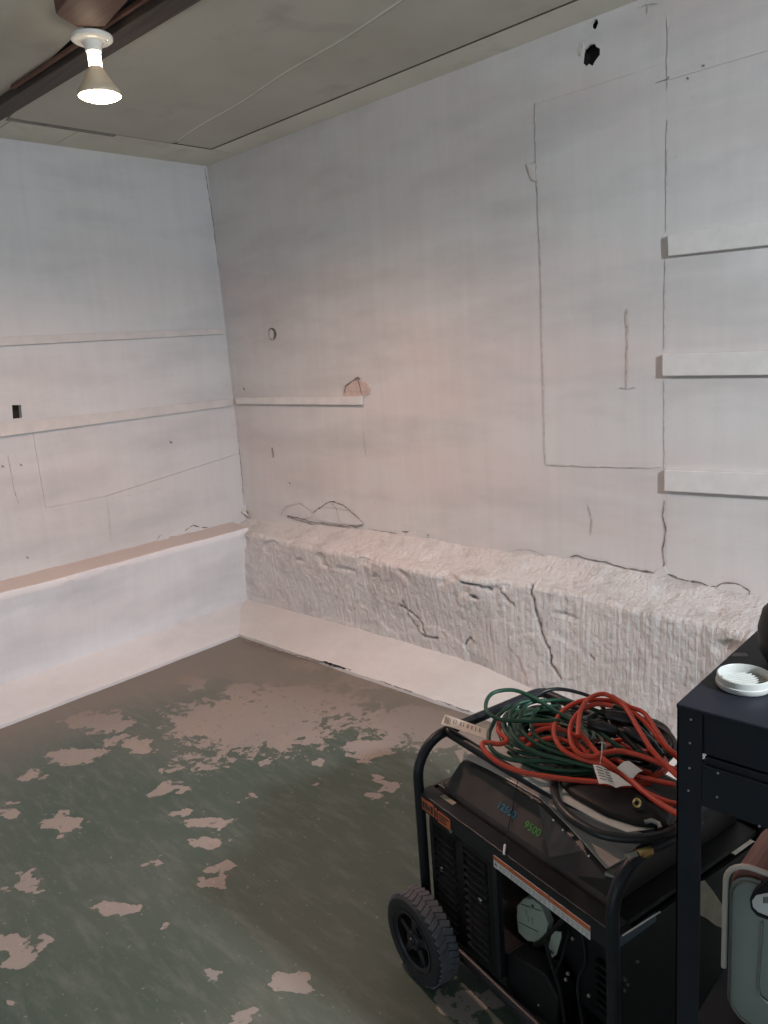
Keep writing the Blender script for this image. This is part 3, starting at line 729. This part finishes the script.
# fuel tank
def tankmesh():
    # rings from bottom skirt to top; near ridge runs with a slight kink
    xs = [.045,.10,.20,.28,.36,.43,.505]
    yr = [.092,.100,.104,.106,.086,.066,.044]; zr = [.472,.478,.480,.480,.480,.478,.474]
    vs = []; fs = []
    for x, y, z in zip(xs, yr, zr):
        e = .018 if x < .06 else 0
        vs += [(x-e*.6,.040,.407),(x-e*.4,.046,.425),(x,y-.006,z-.004),(x,y+.004,z),(x,.20,z+.004),(x,.37,z),(x,.385,z-.008),(x-e*.4,.43,.425),(x-e*.6,.435,.407)]
    L = 9
    for i in range(len(xs)-1):
        for j in range(L-1): fs.append((i*L+j, (i+1)*L+j, (i+1)*L+j+1, i*L+j+1))
    fs.append(tuple(range(L))); fs.append(tuple((len(xs)-1)*L+j for j in reversed(range(L))))
    return MB().add(vs, fs)
tank = obj('fuel_tank', tankmesh(), M_DUSTY, GEN, .002)
ttp = [(.050,.095,.4800),(.12,.102,.4822),(.20,.106,.4828),(.28,.107,.4830),(.36,.087,.4830),(.43,.067,.4825),(.500,.045,.4810),(.508,.15,.4835),(.504,.22,.4855),(.20,.22,.4855),(.055,.20,.4840)]
tt = obj('tank_top_plate', MB().slab(ttp, (0,0,1), .0025), M_TANKTOP, tank, .001)
tag(tt, 'dusty bare-metal top plate')
obj('plate_edge', MB().slab([(.500,.040,.472),(.516,.046,.472),(.505,.13,.476),(.49,.13,.477)], (0,0,1), .006), M_STEEL, tank)
for u, v in ((531,799),(552.5,821),(562,831),(588,857)):
    p = ghit(u, v, 2, .478)
    obj('rivet', MB().lathe([(.003,0),(.002,.002)], 8, Matrix.Translation((p[0],p[1]+.003,.479))), M_STEEL, tank)
# printing on the sloping near face of the tank
def slope_text(txt, u, v, size, mat, name):
    cu = bpy.data.curves.new(name, 'FONT'); cu.body = txt; cu.size = size; cu.extrude = .0003; cu.space_character = 1.05; cu.align_x = 'CENTER'; cu.offset = .0004
    tmp = bpy.data.objects.new(name, cu); COL.objects.link(tmp); dg = bpy.context.evaluated_depsgraph_get()
    me = bpy.data.meshes.new_from_object(tmp.evaluated_get(dg)); bpy.data.objects.remove(tmp)
    me.materials.append(mat); o = bpy.data.objects.new(name, me); COL.objects.link(o); o.parent = tank
    # the face spans from (y .046, z .425) to (y .098, z .476)
    n = Vector((0,-.051,.052)).normalized(); p0 = Vector((0,.046,.425))
    c0 = Vector(loc_g(CAM)); c1_ = Vector(loc_g(CAM + ray(u, v))) - c0
    t = (p0 - c0).dot(n)/c1_.dot(n); p = c0 + c1_*t + n*.0006
    yv = Vector((0,.052,.051)).normalized(); xv = Vector((1,0,0)); zv = xv.cross(yv)
    mm = Matrix((xv, yv, zv)).transposed().to_4x4(); mm.translation = p; o.matrix_local = mm; return o
slope_text('12500', 505, 813, .021, M_BLUE, 'blue_lettering'); slope_text('9500', 531, 832, .021, M_GRN, 'green_lettering')
# engine bay
obj('engine_block', MB().box((.27,.09,.085),(.53,.40,.36)), M_ENGINE, GEN, .006)
obj('alternator_housing', MB().lathe([(.11,0),(.12,.02),(.12,.18),(.10,.20)], 28, Matrix.Translation((.05,.22,.22)) @ Matrix.Rotation(math.pi/2,4,'Y')), M_ENGINE, GEN, smooth=True)
obj('bay_back', MB().box((.262,.075,.28),(.54,.085,.37)), M_DARKPL, GEN)
obj('bay_post', MB().box((.246,-.002,.10),(.258,.012,.372)), M_BLACKM, GEN, .001)
for k in range(7): obj('cooling_fin', MB().box((.44,.076,.12+k*.018),(.53,.09,.126+k*.018)), M_ENGINE, GEN)
dc = [ghit(u, v, 1, .06) for u, v in [(517,906),(523,899),(532,899),(540,905),(548,924),(546,933),(537,943),(527,941),(518,932),(516.5,917)]]
disc = obj('fuel_cap', MB().slab([Vector(p) for p in dc], (0,1,0), .018), M_PALE, GEN, .002)
disc['label'] = 'pale grey-green moulded disc with faint lettering'
for (a, b_) in (((521,904),(541,911)),((518.5,922),(538,932))):
    p, q = ghit(*a, 1, .059), ghit(*b_, 1, .059); obj('raised_line', MB().tube([p, q], .0007, 5), M_INK, disc)
for k, (u, v) in enumerate(((526,913),(528,919),(532,921))):
    p = ghit(u, v, 1, .059); obj('raised_mark', MB().box((p[0]-.003,.0588,p[2]-.006),(p[0]+.0025,.0598,p[2]+.006)), simple('grey_green_mark',(.24,.28,.24),.6), disc)
tp = [ghit(u, v, 1, .045) for u, v in [(549,956),(547,952),(551,936),(555,931),(561,932),(561,938),(556,955),(552,958)]]
tg = obj('hang_tag', MB().slab([Vector(p) for p in tp], (0,1,0), .003), M_PALE, GEN, .0008)
p = ghit(551.5, 952, 1, .0445); obj('tag_mark', MB().lathe([(.004,0),(.004,.001)], 12, Matrix.Translation(p) @ Matrix.Rotation(math.pi/2,4,'X')), M_INK, tg)
obj('tag_strap', MB().tube([ghit(u, v, 1, .05) for u, v in [(535,945),(545,941),(556,928),(566,918)]], .006, 8), M_DARKPL, GEN, smooth=True)
cov = [ghit(u, v, 1, .02) for u, v in [(505,954),(510,953),(545,975),(558,1000),(556,1030),(520,1005),(506,985)]]
obj('filter_cover', MB().slab([Vector(p) for p in cov], (0,1,0), .05), M_DARKPL, GEN, .004)
for pts, r in (([(545,940),(552,965),(560,990),(566,1030)], .004), ([(570,930),(563,955),(556,975),(562,1000)], .003), ([(582,930),(586,960),(578,985),(584,1030)], .004)):
    obj('engine_hose', MB().tube(spline([ghit(u, v, 1, .03) for u, v in pts], 5), r, 8), M_DARKPL, GEN, smooth=True)
for u, v in ((569,973),(567,979),(540,1004),(533,906),(574,938),(590,995)):
    p = ghit(u, v, 1, .025); obj('bolt', MB().lathe([(.0035,0),(.0035,.004),(.002,.006)], 8, Matrix.Translation(p) @ Matrix.Rotation(math.pi/2,4,'X')), M_STEEL, GEN)
obj('belly_panel', MB().box((.02,.03,.070),(.54,.43,.078)), M_DARKPL, GEN)
obj('heat_shield', MB().box((.09,.02,.078),(.24,.035,.13)), M_ENGINE, GEN, .003)
# right end: control panel face
ep = obj('end_panel', MB().box((.540,.015,.09),(.548,.435,.38)), M_DARKPL, GEN, .002)
obj('chrome_strip', MB().tube([ghit(622,936,0,.553), ghit(660,912,0,.553)], .0015, 6), M_STEEL, ep)
obj('panel_strip', MB().box((.5482,.016,.372),(.5500,.115,.392)), simple('blue_grey_strip', (.10,.12,.16), .3, .5), ep)
for u, v in ((624,990),(627,984),(624,979),(637,961)):
    p = ghit(u, v, 0, .55); obj('terminal', MB().lathe([(.003,0),(.0025,.004)], 8, Matrix.Translation((.549,p[1],p[2])) @ Matrix.Rotation(math.pi/2,4,'Y')), M_STEEL, ep)
# wheels
def wheel(y, flip):
    w_ = bpy.data.objects.new('wheel', None); COL.objects.link(w_); w_.parent = GEN; w_.location = (.060, y, .1035)
    w_.rotation_euler = (math.pi/2*(1 if not flip else -1), 0, 0)      # local z points to the outer side
    hw = .030; w_.scale = (.975, .975, 1.0)
    prof = [(.070,-hw),(.086,-hw-.002),(.097,-hw),(.1015,-hw+.006),(.1035,0),(.1015,hw-.006),(.097,hw),(.086,hw+.002),(.074,hw),(.072,hw-.006),(.070,-hw)]
    obj('tyre', MB().lathe(prof, 56, close=False), M_TYREW, w_, smooth=True)
    tr = MB(); nb = 40
    for k in range(nb):
        for s in (-1, 1):
            a = 2*math.pi*(k + (.5 if s > 0 else 0))/nb
            m = Matrix.Rotation(a, 4, 'Z') @ Matrix.Translation((.1005, 0, s*.0125)) @ Matrix.Rotation(s*.45, 4, 'X')
            tr.box((-.004,-.0066,-.0125),(.0048,.0066,.0125), m)
        m = Matrix.Rotation(2*math.pi*k/nb, 4, 'Z'); tr.box((.099,-.004,-.006),(.1048,.004,.006), m)
    o = obj('tyre_tread', tr, M_TYRE, w_, .001); o['kind'] = 'stuff'
    obj('rim_ring', MB().lathe([(.060,hw-.016),(.060,hw-.004),(.064,hw),(.071,hw+.0005),(.0735,hw-.003),(.0735,-hw),(.060,-hw)], 48, close=False), M_RIM, w_, smooth=True)
    obj('rim_bead', MB().tube([(.0725*math.cos(t), .0725*math.sin(t), hw+.0008) for t in np.linspace(0, 2*math.pi, 48, endpoint=False)], .0012, 6, True), M_BLACKM, w_, smooth=True)
    for k in range(5):
        m = Matrix.Rotation(2*math.pi*k/5+.3, 4, 'Z')
        obj('spoke', MB().prism([(.018,-.011),(.062,-.0075),(.062,.0075),(.018,.011)], .012, m @ Matrix.Translation((0,0,hw-.020))), M_RIM, w_, .002)
    obj('hub', MB().lathe([(.024,hw-.026),(.024,hw-.006),(.020,hw-.001),(.010,hw),(.009,hw+.004),(.004,hw+.005)], 24), M_RIM, w_, smooth=True)
    return w_
wheel(-.060, False); wheel(.510, True)
obj('axle', MB().tube([(.060,-.055,.1035),(.060,.505,.1035)], .007, 10), M_STEEL, GEN)
obj('axle_bracket', MB().box((.040,-.006,.055),(.080,.004,.125)), M_BLACKM, GEN, .001)

# ------------------------------------------------------------------ heap of cords on the generator
def top_pt(u, v, dz=0.0, zf=None):
    z = (.565 + max(0, (782-v))/90*.075) if zf is None else zf
    p = ghit(u, v, 2, z + dz); return GO + p[0]*EX + p[1]*EY + np.array([0,0,p[2]])
def trace(px, dz=0.0, step=7, zf=None):
    out = []
    for q in px:
        e = q[2] if len(q) > 2 else 0
        out.append(top_pt(q[0], q[1], dz+e, zf))
    return spline(out, step)
def coil(u, v, zc, ru, rv_, n, seed, pitch=.006):
    """n turns lying roughly flat around the point seen at (u, v); ru/rv: half-axes in metres along the generator."""
    rnd = random.Random(seed); p = ghit(u, v, 2, zc); pts = []
    for k in range(n):
        cx, cy = rnd.uniform(-.018,.018), rnd.uniform(-.014,.014); sa, sb = rnd.uniform(.82,1.12), rnd.uniform(.8,1.15); ph = rnd.uniform(0, 6.28)
        for i in range(12):
            a = 2*math.pi*i/12
            zz = p[2] + k*pitch*.8 + .007*math.sin(2*a+ph) + rnd.uniform(-.002,.002)
            x = p[0]+cx+ru*sa*math.cos(a); y = p[1]+cy+rv_*sb*math.sin(a)
            pts.append(GO + x*EX + y*EY + np.array([0,0,zz]))
    return spline(pts, 4)
def rel(pts, o): return [Vector(p)-Vector(o) for p in pts]
def cord_thing(name, label, o, pieces, r, mat, cat='cord'):
    t = thing(name, label, cat, tuple(o))
    for i, (pts, rr_) in enumerate(pieces): obj('cord_run', MB().tube(rel(pts, o), rr_ or r, 9), mat, t, smooth=True)
    return t
CO = GO + .30*EX + .20*EY + np.array([0,0,.49])
# black cord at the bottom of the heap; coils added under the green darken its gaps
blk = [(coil(545,738,.528,.085,.08,6,77), .0046), (coil(590,748,.505,.145,.085,7,11,.005), .0052), (coil(628,748,.520,.10,.080,7,5,.007), .0050), (coil(560,742,.512,.11,.07,5,21), .0046),
       (trace([(520,708),(532,699),(545,691),(560,689),(580,693),(594,699),(606,712),(612,730)], .002), .0040),
       (trace([(600,712),(612,716),(630,722),(648,738),(662,756)], .0), .0070),
       (trace([(590,722),(605,724),(622,735),(640,752),(660,768)], .0), .0065)]
bk = cord_thing('black_extension_cord', 'black rubber cord at the bottom of the heap, with coils added to darken its gaps', CO, blk, .005, M_BLKCORD)
def plug(u, v, u2, v2, dz, r, mat, parent, o, name='plug'):
    a = Vector(top_pt(u, v, dz))-Vector(o); b = Vector(top_pt(u2, v2, dz))-Vector(o)
    pts = [a.lerp(b, t) for t in (0,.15,.5,.8,1)]
    ob = obj(name, MB().tube(pts, [r*.7,r,r*1.1,r,r*.8], 10), mat, parent, smooth=True); return ob, b, (b-a).normalized()
pg, e, dr = plug(617,731,588,724,.006,.011,M_BLKCORD,bk,CO)
for s in (-.003,.003): obj('prong', MB().tube([e+Vector((0,0,s)), e+dr*.012+Vector((0,0,s))], .0016, 6), M_STEEL, pg)
plug(640,722,606,716,.002,.014,M_BLKCORD,bk,CO)
plug(652,744,626,730,.004,.012,M_BLKCORD,bk,CO)
# green cord
grn = [(coil(545,735,.552,.085,.075,5,31), .0042), (coil(552,738,.560,.10,.062,4,32), .0042),
       (trace([(560,720),(545,721),(520,721),(503,720),(492,716),(486,709),(487,700),(493,693),(505,690),(518,691),(534,698),(549,707),(562,715),(574,722)], .012), .0043),
       (trace([(510,706),(500,714),(494,722),(489,734),(491,748),(503,757),(522,761),(549,761),(574,763),(592,760),(615,755),(640,752)], .002), .0045),
       (trace([(532,700),(518,704),(510,715),(512,732),(522,745),(540,754),(563,760),(580,764),(596,768)], .006), .0044),
       (trace([(545,700),(528,704),(520,716),(522,730),(535,743),(556,752),(575,757)], .004), .0042),
       (trace([(558,706),(540,708),(532,718),(533,732),(546,744),(566,751)], .002), .0040),
       (trace([(515,757),(540,767),(565,771),(590,770),(612,764)], -.002), .0044),
       (trace([(508,752),(532,768),(560,775),(588,774),(604,770)], -.008), .0040),
       (trace([(538,702),(560,700),(580,704),(600,712),(620,722)], .000), .0042),
       (trace([(575,716),(592,726),(612,742),(634,756)], .002), .0050),
       (trace([(600,705),(620,708),(640,722),(652,738)], -.004), .0042)]
gr = cord_thing('green_extension_cord', 'dark green extension cord coiled on the left of the heap', CO, grn, .0043, M_GREEN)
# its shipping label wrapped round the cord end at the left
lb = [GO + p[0]*EX + p[1]*EY + np.array([0,0,p[2]]) for p in (ghit(u, v, 2, .560) for u, v in [(445,714.5),(486,729),(486,739),(441,724)])]
lo = obj('paper_label', MB().slab(rel(lb, CO), (0,0,1), .0008), simple('cream_label', (.55,.50,.43), .6), gr)
bars = MB()
for k, (a, w) in enumerate([(.05,.03),(.10,.015),(.13,.02),(.17,.015),(.24,.03),(.30,.02),(.40,.04),(.47,.03),(.56,.05),(.66,.04),(.75,.03),(.84,.04)]):
    q = [Vector(x_) - Vector(CO) for x_ in lb]; f = lambda s, t_: (q[0].lerp(q[1], s)).lerp(q[3].lerp(q[2], s), t_)
    hi = .85 if k < 4 else .6
    bars.slab([f(a,.2), f(a+w,.2), f(a+w,hi), f(a,hi)], (0,0,1), .0012)
obj('label_print', bars, simple('faded_print', (.24,.20,.18), .7), lo)
# orange cord
org = [(trace([(499,722),(499,732),(507,740),(500,744),(490,743),(483,743),(484,750),(499,763),(522,772),(549,777),(574,780),(597,782),(613,784),(630,785),(650,783)], .002), .0052),
       (trace([(578,730),(590,745),(603,759),(616,769),(628,778),(649,796),(672,811),(692,822)], .012), .0056),
       (trace([(574,740),(590,756),(606,766),(624,775),(642,790),(668,802),(690,806)], .004), .0050),
       (trace([(613,706),(597,704),(582,710),(572,722),(570,737),(576,751),(590,757),(604,753),(620,751),(641,756),(660,763),(680,772)], .014), .0050),
       (trace([(592,699),(578,702),(564,710),(556,721),(554,735),(562,749),(576,757),(595,763),(615,769),(640,777),(675,785)], .010), .0050),
       (trace([(578,736),(579,720),(582,708),(590,698),(603,694),(615,699),(626,708),(638,728),(652,750),(673,772),(694,790)], .022), .0050),
       (trace([(586,701),(603,700),(618,703),(634,713),(648,725),(664,745),(680,760)], .012), .0050),
       (trace([(612,696),(628,706),(644,713),(656,730),(668,748),(682,758)], .016), .0048),
       (trace([(522,741),(535,732),(550,728),(566,731),(580,738)], .000), .0046),
       (trace([(524,748),(538,741),(556,738),(572,744)], .000), .0046), (trace([(520,738),(545,747),(570,749),(590,752)], -.004), .0046),
       (trace([(530,726),(546,724),(560,728)], -.002), .0046),
       (coil(628,760,.548,.075,.06,3,44), .0048)]
og = cord_thing('orange_extension_cord', 'bright orange-red extension cord looped over the right of the heap', CO, org, .005, M_ORANGE)
def card(px, dz, name='paper_tag', curl=.004):
    q = [Vector(top_pt(u, v, dz))-Vector(CO) for u, v in px]
    mb = MB(); n = 8; vs = []
    for i in range(n+1):
        s = i/n; a = q[0].lerp(q[1], s); b_ = q[3].lerp(q[2], s); lift = Vector((0,0,curl*math.sin(s*math.pi)))
        vs += [a+lift, b_+lift]
    fs = [(2*i, 2*i+2, 2*i+3, 2*i+1) for i in range(n)]
    m2 = MB().add(vs + [v_+Vector((0,0,.0006)) for v_ in vs], fs + [tuple(j+2*(n+1) for j in reversed(f_)) for f_ in fs])
    return obj(name, m2, M_WHITE, og, fix=False), q
tgo, q = card([(593,765),(609,771),(616,788),(599,784)], .020)
mb = MB(); 
for k in range(5):
    for s0, s1 in ((.12,.55),(.62,.9)):
        t_ = .15+k*.16; a = q[0].lerp(q[1], s0).lerp(q[3].lerp(q[2], s0), t_); b_ = q[0].lerp(q[1], s1).lerp(q[3].lerp(q[2], s1), t_)
        mb.tube([a+Vector((0,0,.0048)), b_+Vector((0,0,.0048))], .0007, 4)
obj('tag_print', mb, M_INK, tgo)
card([(609,771),(624,780),(632,786),(616,788)], .021, curl=.002)
card([(617,768),(629,761),(643,771),(632,780)], .016)
obj('tag_strap', MB().tube(rel([top_pt(602,742,.028), top_pt(602,752,.028), top_pt(600,764,.022)], CO), .0011, 6), simple('clear_strap', (.5,.48,.46), .3), og)
obj('tag_strap', MB().tube(rel([top_pt(598,743,.028), top_pt(602,742,.029), top_pt(606,744,.028)], CO), .0012, 6), bpy.data.materials['clear_strap'], og)
# fuel hose with brass ends
hz = [ghit(u, v, 2, .5520) for u, v in [(556,770),(554,785),(557,800),(566,813),(580,824),(600,834),(622,838),(645,838),(668,833),(690,822)]]
hz = [GO + p[0]*EX + p[1]*EY + np.array([0,0,p[2]]) for p in hz]
hp = cord_thing('gas_hose', 'thick black gas hose with brass fitting on the generator top', CO, [(spline(hz, 6), .0085)], .0085, M_BLKCORD, 'hose')
hz2 = [ghit(u, v, 2, .5300) for u, v in [(646,851),(660,845),(678,836),(700,822)]]
hz2 = [GO + p[0]*EX + p[1]*EY + np.array([0,0,p[2]]) for p in hz2]
obj('cord_run', MB().tube(rel(spline(hz2, 5), CO), .0085, 10), M_BLKCORD, hp, smooth=True)
fa, fb = [GO + p[0]*EX + p[1]*EY + np.array([0,0,p[2]])-CO for p in (ghit(627,859,2,.530), ghit(650,850,2,.530))]
fa, fb = Vector(fa), Vector(fb)
obj('brass_nut', MB().tube([fa.lerp(fb,.42), fb], .0105, 8), M_BRASS, hp, .0006)
obj('steel_nut', MB().tube([fa, fa.lerp(fb,.42)], .0095, 6), M_STEEL, hp, .0006)
br = Vector(top_pt(637, 803, .010)) - Vector(CO); mrot = Matrix.Translation(br) @ Matrix.Rotation(math.radians(62), 4, 'X')
obj('brass_ring', MB().tube([mrot @ Vector((.0062*math.cos(t), .0062*math.sin(t), 0)) for t in np.linspace(0, 6.283, 20, endpoint=False)], .0024, 8, True), M_BRASS, hp, smooth=True)
obj('hose_plug', MB().lathe([(.004,-.004),(.013,-.003),(.013,-.001),(.004,0)], 16, mrot @ Matrix.Translation((0,0,-.003))), M_DARKPL, hp)
sc = Vector(top_pt(653, 824, .0)) - Vector(CO)
obj('steel_clip', MB().tube([sc+Vector((-.013,-.004,0)), sc+Vector((-.004,.003,.004)), sc+Vector((.008,.004,.002)), sc+Vector((.013,.0,-.002))], .004, 7), M_STEEL, hp, smooth=True)
# black bag under the orange cord (dark mass) and the paper sheets that stick out below
def world_poly(px, z): return [GO + p[0]*EX + p[1]*EY + np.array([0,0,p[2]]) for p in (ghit(u, v, 2, z) for u, v in px)]
pm = world_poly([(523,778),(546,775),(650,812),(655,829),(627,833),(600,822),(560,800)], .5435); PO = Vector(pm[0])
ps = obj('paper_leaflet', MB().slab(rel(pm, PO), (0,0,1), .0016), M_WHITE, None); ps.location = PO; tag(ps, 'white paper leaflet lying under the black hose on the generator', 'leaflet')
pb = world_poly([(560,785),(600,783),(652,792),(672,808),(668,830),(636,826),(606,817),(572,798)], .546); BO = Vector(sum(np.array(pb))/8)
bag = MB(); n = len(pb); rings = []
for h_, s_ in ((0,1.0),(.006,1.03),(.012,.95),(.017,.7)):
    rings += [ (Vector(p)-BO)*s_ + Vector((0,0,h_+.002*math.sin(i*2.1))) for i, p in enumerate(pb)]
bag.add(rings, [(k*n+i, k*n+(i+1)%n, (k+1)*n+(i+1)%n, (k+1)*n+i) for k in range(3) for i in range(n)] + [tuple(range(n-1,-1,-1)), tuple(3*n+i for i in range(n))])
bo = obj('plastic_pouch', bag, M_DARKPL, None, .002, True); bo.location = BO; tag(bo, 'black plastic pouch on the leaflet below the orange cord', 'pouch')
# thin lanyard hanging over the tank
def slope_hit(u, v, lift=.003):
    n = Vector((0,-.055,.054)).normalized(); p0 = Vector((0,.046,.425)) + n*lift
    c0 = Vector(loc_g(CAM)); c1_ = Vector(loc_g(CAM + ray(u, v))) - c0
    return np.array(c0 + c1_*((p0-c0).dot(n)/c1_.dot(n)))
ly = [ghit(520,776,2,.506), ghit(517,784,2,.492), slope_hit(514,800,.006), slope_hit(510,820,.004), ghit(506,838,2,.430), ghit(505,846,2,.421)]
LO = GO + ly[0][0]*EX + ly[0][1]*EY + np.array([0,0,ly[0][2]])
W_ = lambda p: GO + p[0]*EX + p[1]*EY + np.array([0,0,p[2]])
la = thing('pull_cord', 'thin black string with a white tip hanging over the tank', 'string', tuple(LO))
obj('string', MB().tube(rel(spline([W_(p) for p in ly], 4), LO), .0011, 6), M_BLKCORD, la)
a, b_ = W_(ghit(505,845,2,.422)), W_(ghit(504,854,2,.419)); obj('white_tip', MB().tube(rel([a,b_],LO), .0026, 8), simple('white_tip',(.8,.8,.8),.4), la, smooth=True)

# ------------------------------------------------------------------ black metal table
TX, TY, TZ = -.3805, .909, .920
TB = thing('work_table', 'black metal bench with riveted legs, nearest object at the right', 'table', (TX, TY, 0))
TW, TD = .62, .46
top = obj('tabletop', MB().box((0,0,TZ-.006),(TW,TD,TZ)), M_TABLE, TB, .0015)
def leg(x, y, sx, sy):
    return obj('leg', MB().box((x, y, 0), (x+sx*.033, y+sy*.003, TZ-.006)).box((x, y, 0), (x+sx*.003, y+sy*.028, TZ-.006)), M_TABLE, TB, .0006)
l0 = leg(.001,.001,1,1); leg(TW-.001,.001,-1,1); leg(.001,TD-.001,1,-1); leg(TW-.001,TD-.001,-1,-1)
obj('apron', MB().box((.029,.0055,TZ-.063),(TW-.03,.012,TZ-.006)), M_TABLE, TB, .001)
obj('apron', MB().box((.004,.03,TZ-.060),(.010,TD-.03,TZ-.006)), M_TABLE, TB, .001)
dr_ = obj('drawer', MB().box((.0345,.0005,TZ-.136),(TW-.035,.0055,TZ-.076)).box((.036,.0055,TZ-.134),(TW-.036,.40,TZ-.066)), M_TABLE, TB, .001)
M_RIV = simple('bright_rivet', (.5,.52,.56), .3, .8)
def rivet(px, parent, y):
    p = hit(px[0], px[1], 1, TY+y)-np.array([TX,TY,0])
    obj('rivet', MB().lathe([(.0016,0),(.0013,.0012)], 8, Matrix.Translation((p[0],y,p[2])) @ Matrix.Rotation(math.pi/2,4,'X')), M_RIV, parent)
for q_ in ((691,719.5),(690,743),(689.5,768),(688.5,790.5)): rivet(q_, l0, .001)
for q_ in ((718,773),(717,797),(759.5,826)): rivet(q_, dr_, .0005)
obj('scuff', MB().slab([Vector(hit(u, v, 2, TZ))-Vector((TX,TY,0)) for u, v in [(731,656.5),(734,653),(746,653),(749,656.5)]], (0,0,1), .0003), simple('grey_scuff', (.11,.11,.115), .5), top)
SZ = .385
obj('shelf', MB().box((.006,.006,SZ-.012),(TW-.006,TD-.006,SZ)), M_TABLE, TB, .001)

# white ribbed lid
p = hit(744, 686, 2, TZ)
lid = thing('jar_lid', 'white plastic screw lid lying upturned on the black table', 'lid', (p[0], p[1], TZ))
obj('lid_wall', MB().lathe([(.030,.0003),(.0335,.0006),(.0355,.003),(.0355,.008),(.0345,.009),(.0343,.017),(.0328,.018),(.0320,.017),(.0318,.005),(.001,.0045),(.001,.0003)], 48), M_LID, lid, smooth=True)
for k in range(-4, 5):
    y = k*.0062; w = math.sqrt(.030**2-y*y)
    obj('rib', MB().box((-w,y-.0013,.0045),(w,y+.0013,.0070), Matrix.Rotation(.9,4,'Z')), M_LID, lid, .0005)
# round black container at the right edge
p = hit(813, 668, 2, TZ)
jug = thing('black_tub', 'rounded black tub cut off by the right edge of the photo', 'tub', (p[0], p[1], TZ))
obj('body', MB().lathe([(.045,0),(.058,.004),(.069,.025),(.0715,.055),(.066,.080),(.050,.098),(.025,.104)], 40), M_DARKPL, jug, smooth=True)
obj('cap', MB().lathe([(.024,.104),(.024,.116),(.020,.118)], 24), M_DARKPL, jug, smooth=True)
# clear plastic tumbler behind the table leg, on the far edge of the generator
pc = W_(np.array([.425, .405, .5370]))
cup = thing('clear_tumbler', 'clear plastic tumbler half hidden behind the black table leg', 'cup', tuple(pc))
obj('cup_wall', MB().lathe([(.001,0),(.026,0),(.028,.003),(.034,.100),(.0325,.100),(.0265,.005),(.001,.004)], 36, close=False), M_CLEAR, cup, smooth=True)
obj('cup_rim', MB().tube([(.0335*math.cos(t), .0335*math.sin(t), .100) for t in np.linspace(0, 6.2832, 36, endpoint=False)], .0013, 6, True), M_CLEAR, cup, smooth=True)

# ------------------------------------------------------------------ things on the lower shelf
ax0, ay0 = -.343, 1.000
AP = thing('appliance_case', 'sage grey appliance case with off-white rim, stored under the black table', 'appliance', (ax0, ay0, SZ))
def rrect(x0, z0, x1, z1, r, n=7):
    out = []
    for cx, cz, a0 in ((x1-r,z0+r,-90),(x1-r,z1-r,0),(x0+r,z1-r,90),(x0+r,z0+r,180)):
        for k in range(n+1):
            a = math.radians(a0+90*k/n); out.append((cx+r*math.cos(a), cz+r*math.sin(a)))
    return out
RX = Matrix.Rotation(math.pi/2, 4, 'X')      # prism xy -> xz, extruding to -y
obj('case_body', MB().prism(rrect(.004,.004,.29,.268,.040), .12, Matrix.Translation((0,.125,0)) @ RX), M_RED, AP, .003)
fp = obj('front_panel', MB().prism(rrect(.006,.012,.285,.255,.034), .006, Matrix.Translation((0,.0005,0)) @ RX), M_SAGE, AP, .002)
rimp = [(x_, -.004, z_) for x_, z_ in rrect(0,.0,.292,.272,.038)]
kk = [q_ for q_ in rimp if q_[2] > .10]; left = [q_ for q_ in rimp]
path = [(0,-.004,.09),(0,-.004,.15)] + [q_ for q_ in rimp[::-1] if q_[0] < .12 and q_[2] > .2] + [(.2,-.004,.272),(.254,-.004,.272)]
obj('rim', MB().tube(path, .0040, 8), M_RIMW, AP, smooth=True)
obj('inner_bead', MB().tube([(x_, -.008, z_) for x_, z_ in rrect(.010,.016,.280,.252,.032)], .0016, 6, True), M_STEEL, AP, smooth=True)
def apx(u, v, y): q_ = hit(u, v, 1, ay0+y); return Vector((q_[0]-ax0, y, q_[2]-SZ))
hd = [apx(u, v, -.022) for u, v in [(749,900),(752,893),(768,880),(800,862),(806,905),(790,918),(768,921),(757,917),(750,909)]]
hnd = obj('handle', MB().slab(hd, (0,1,0), .020), M_DARKPL, AP, .003)
lbq = [apx(u, v, -.0228) for u, v in [(752,901),(756,895.5),(768,893),(790,888),(790,912),(768,916),(758,912),(753,907)]]
hl_ = obj('handle_label', MB().slab(lbq, (0,1,0), .0007), M_WHITE, hnd)
mbp = MB()
for k in range(5):
    a = apx(763.2+k*1.2, 898, -.0233); mbp.box((a.x, -.0234, a.z-.008), (a.x+.0009, -.0230, a.z+.002))
obj('label_print', mbp, M_INK, hl_)
obj('knob', MB().lathe([(.008,0),(.008,.006),(.005,.008)], 16, Matrix.Translation(apx(768,884,-.006)) @ RX), M_DARKPL, AP, smooth=True)
obj('chrome_line', MB().tube([apx(762,922,-.008), apx(759,965,-.008), apx(757.5,985,-.008), apx(760,996,-.008), apx(772,1006,-.008)], .0018, 8), M_STEEL, AP, smooth=True)
tl = [ghit(u, v, 0, .5515) for u, v in [(699,882),(704,880),(712,890),(722,905),(723,928),(715,925),(706,918),(700,915)]]
obj('beige_scrap', MB().slab([Vector(p) for p in tl], (1,0,0), .0015), M_BEIGE, ep)  # unidentified beige scrap, set flat on the end panel for support
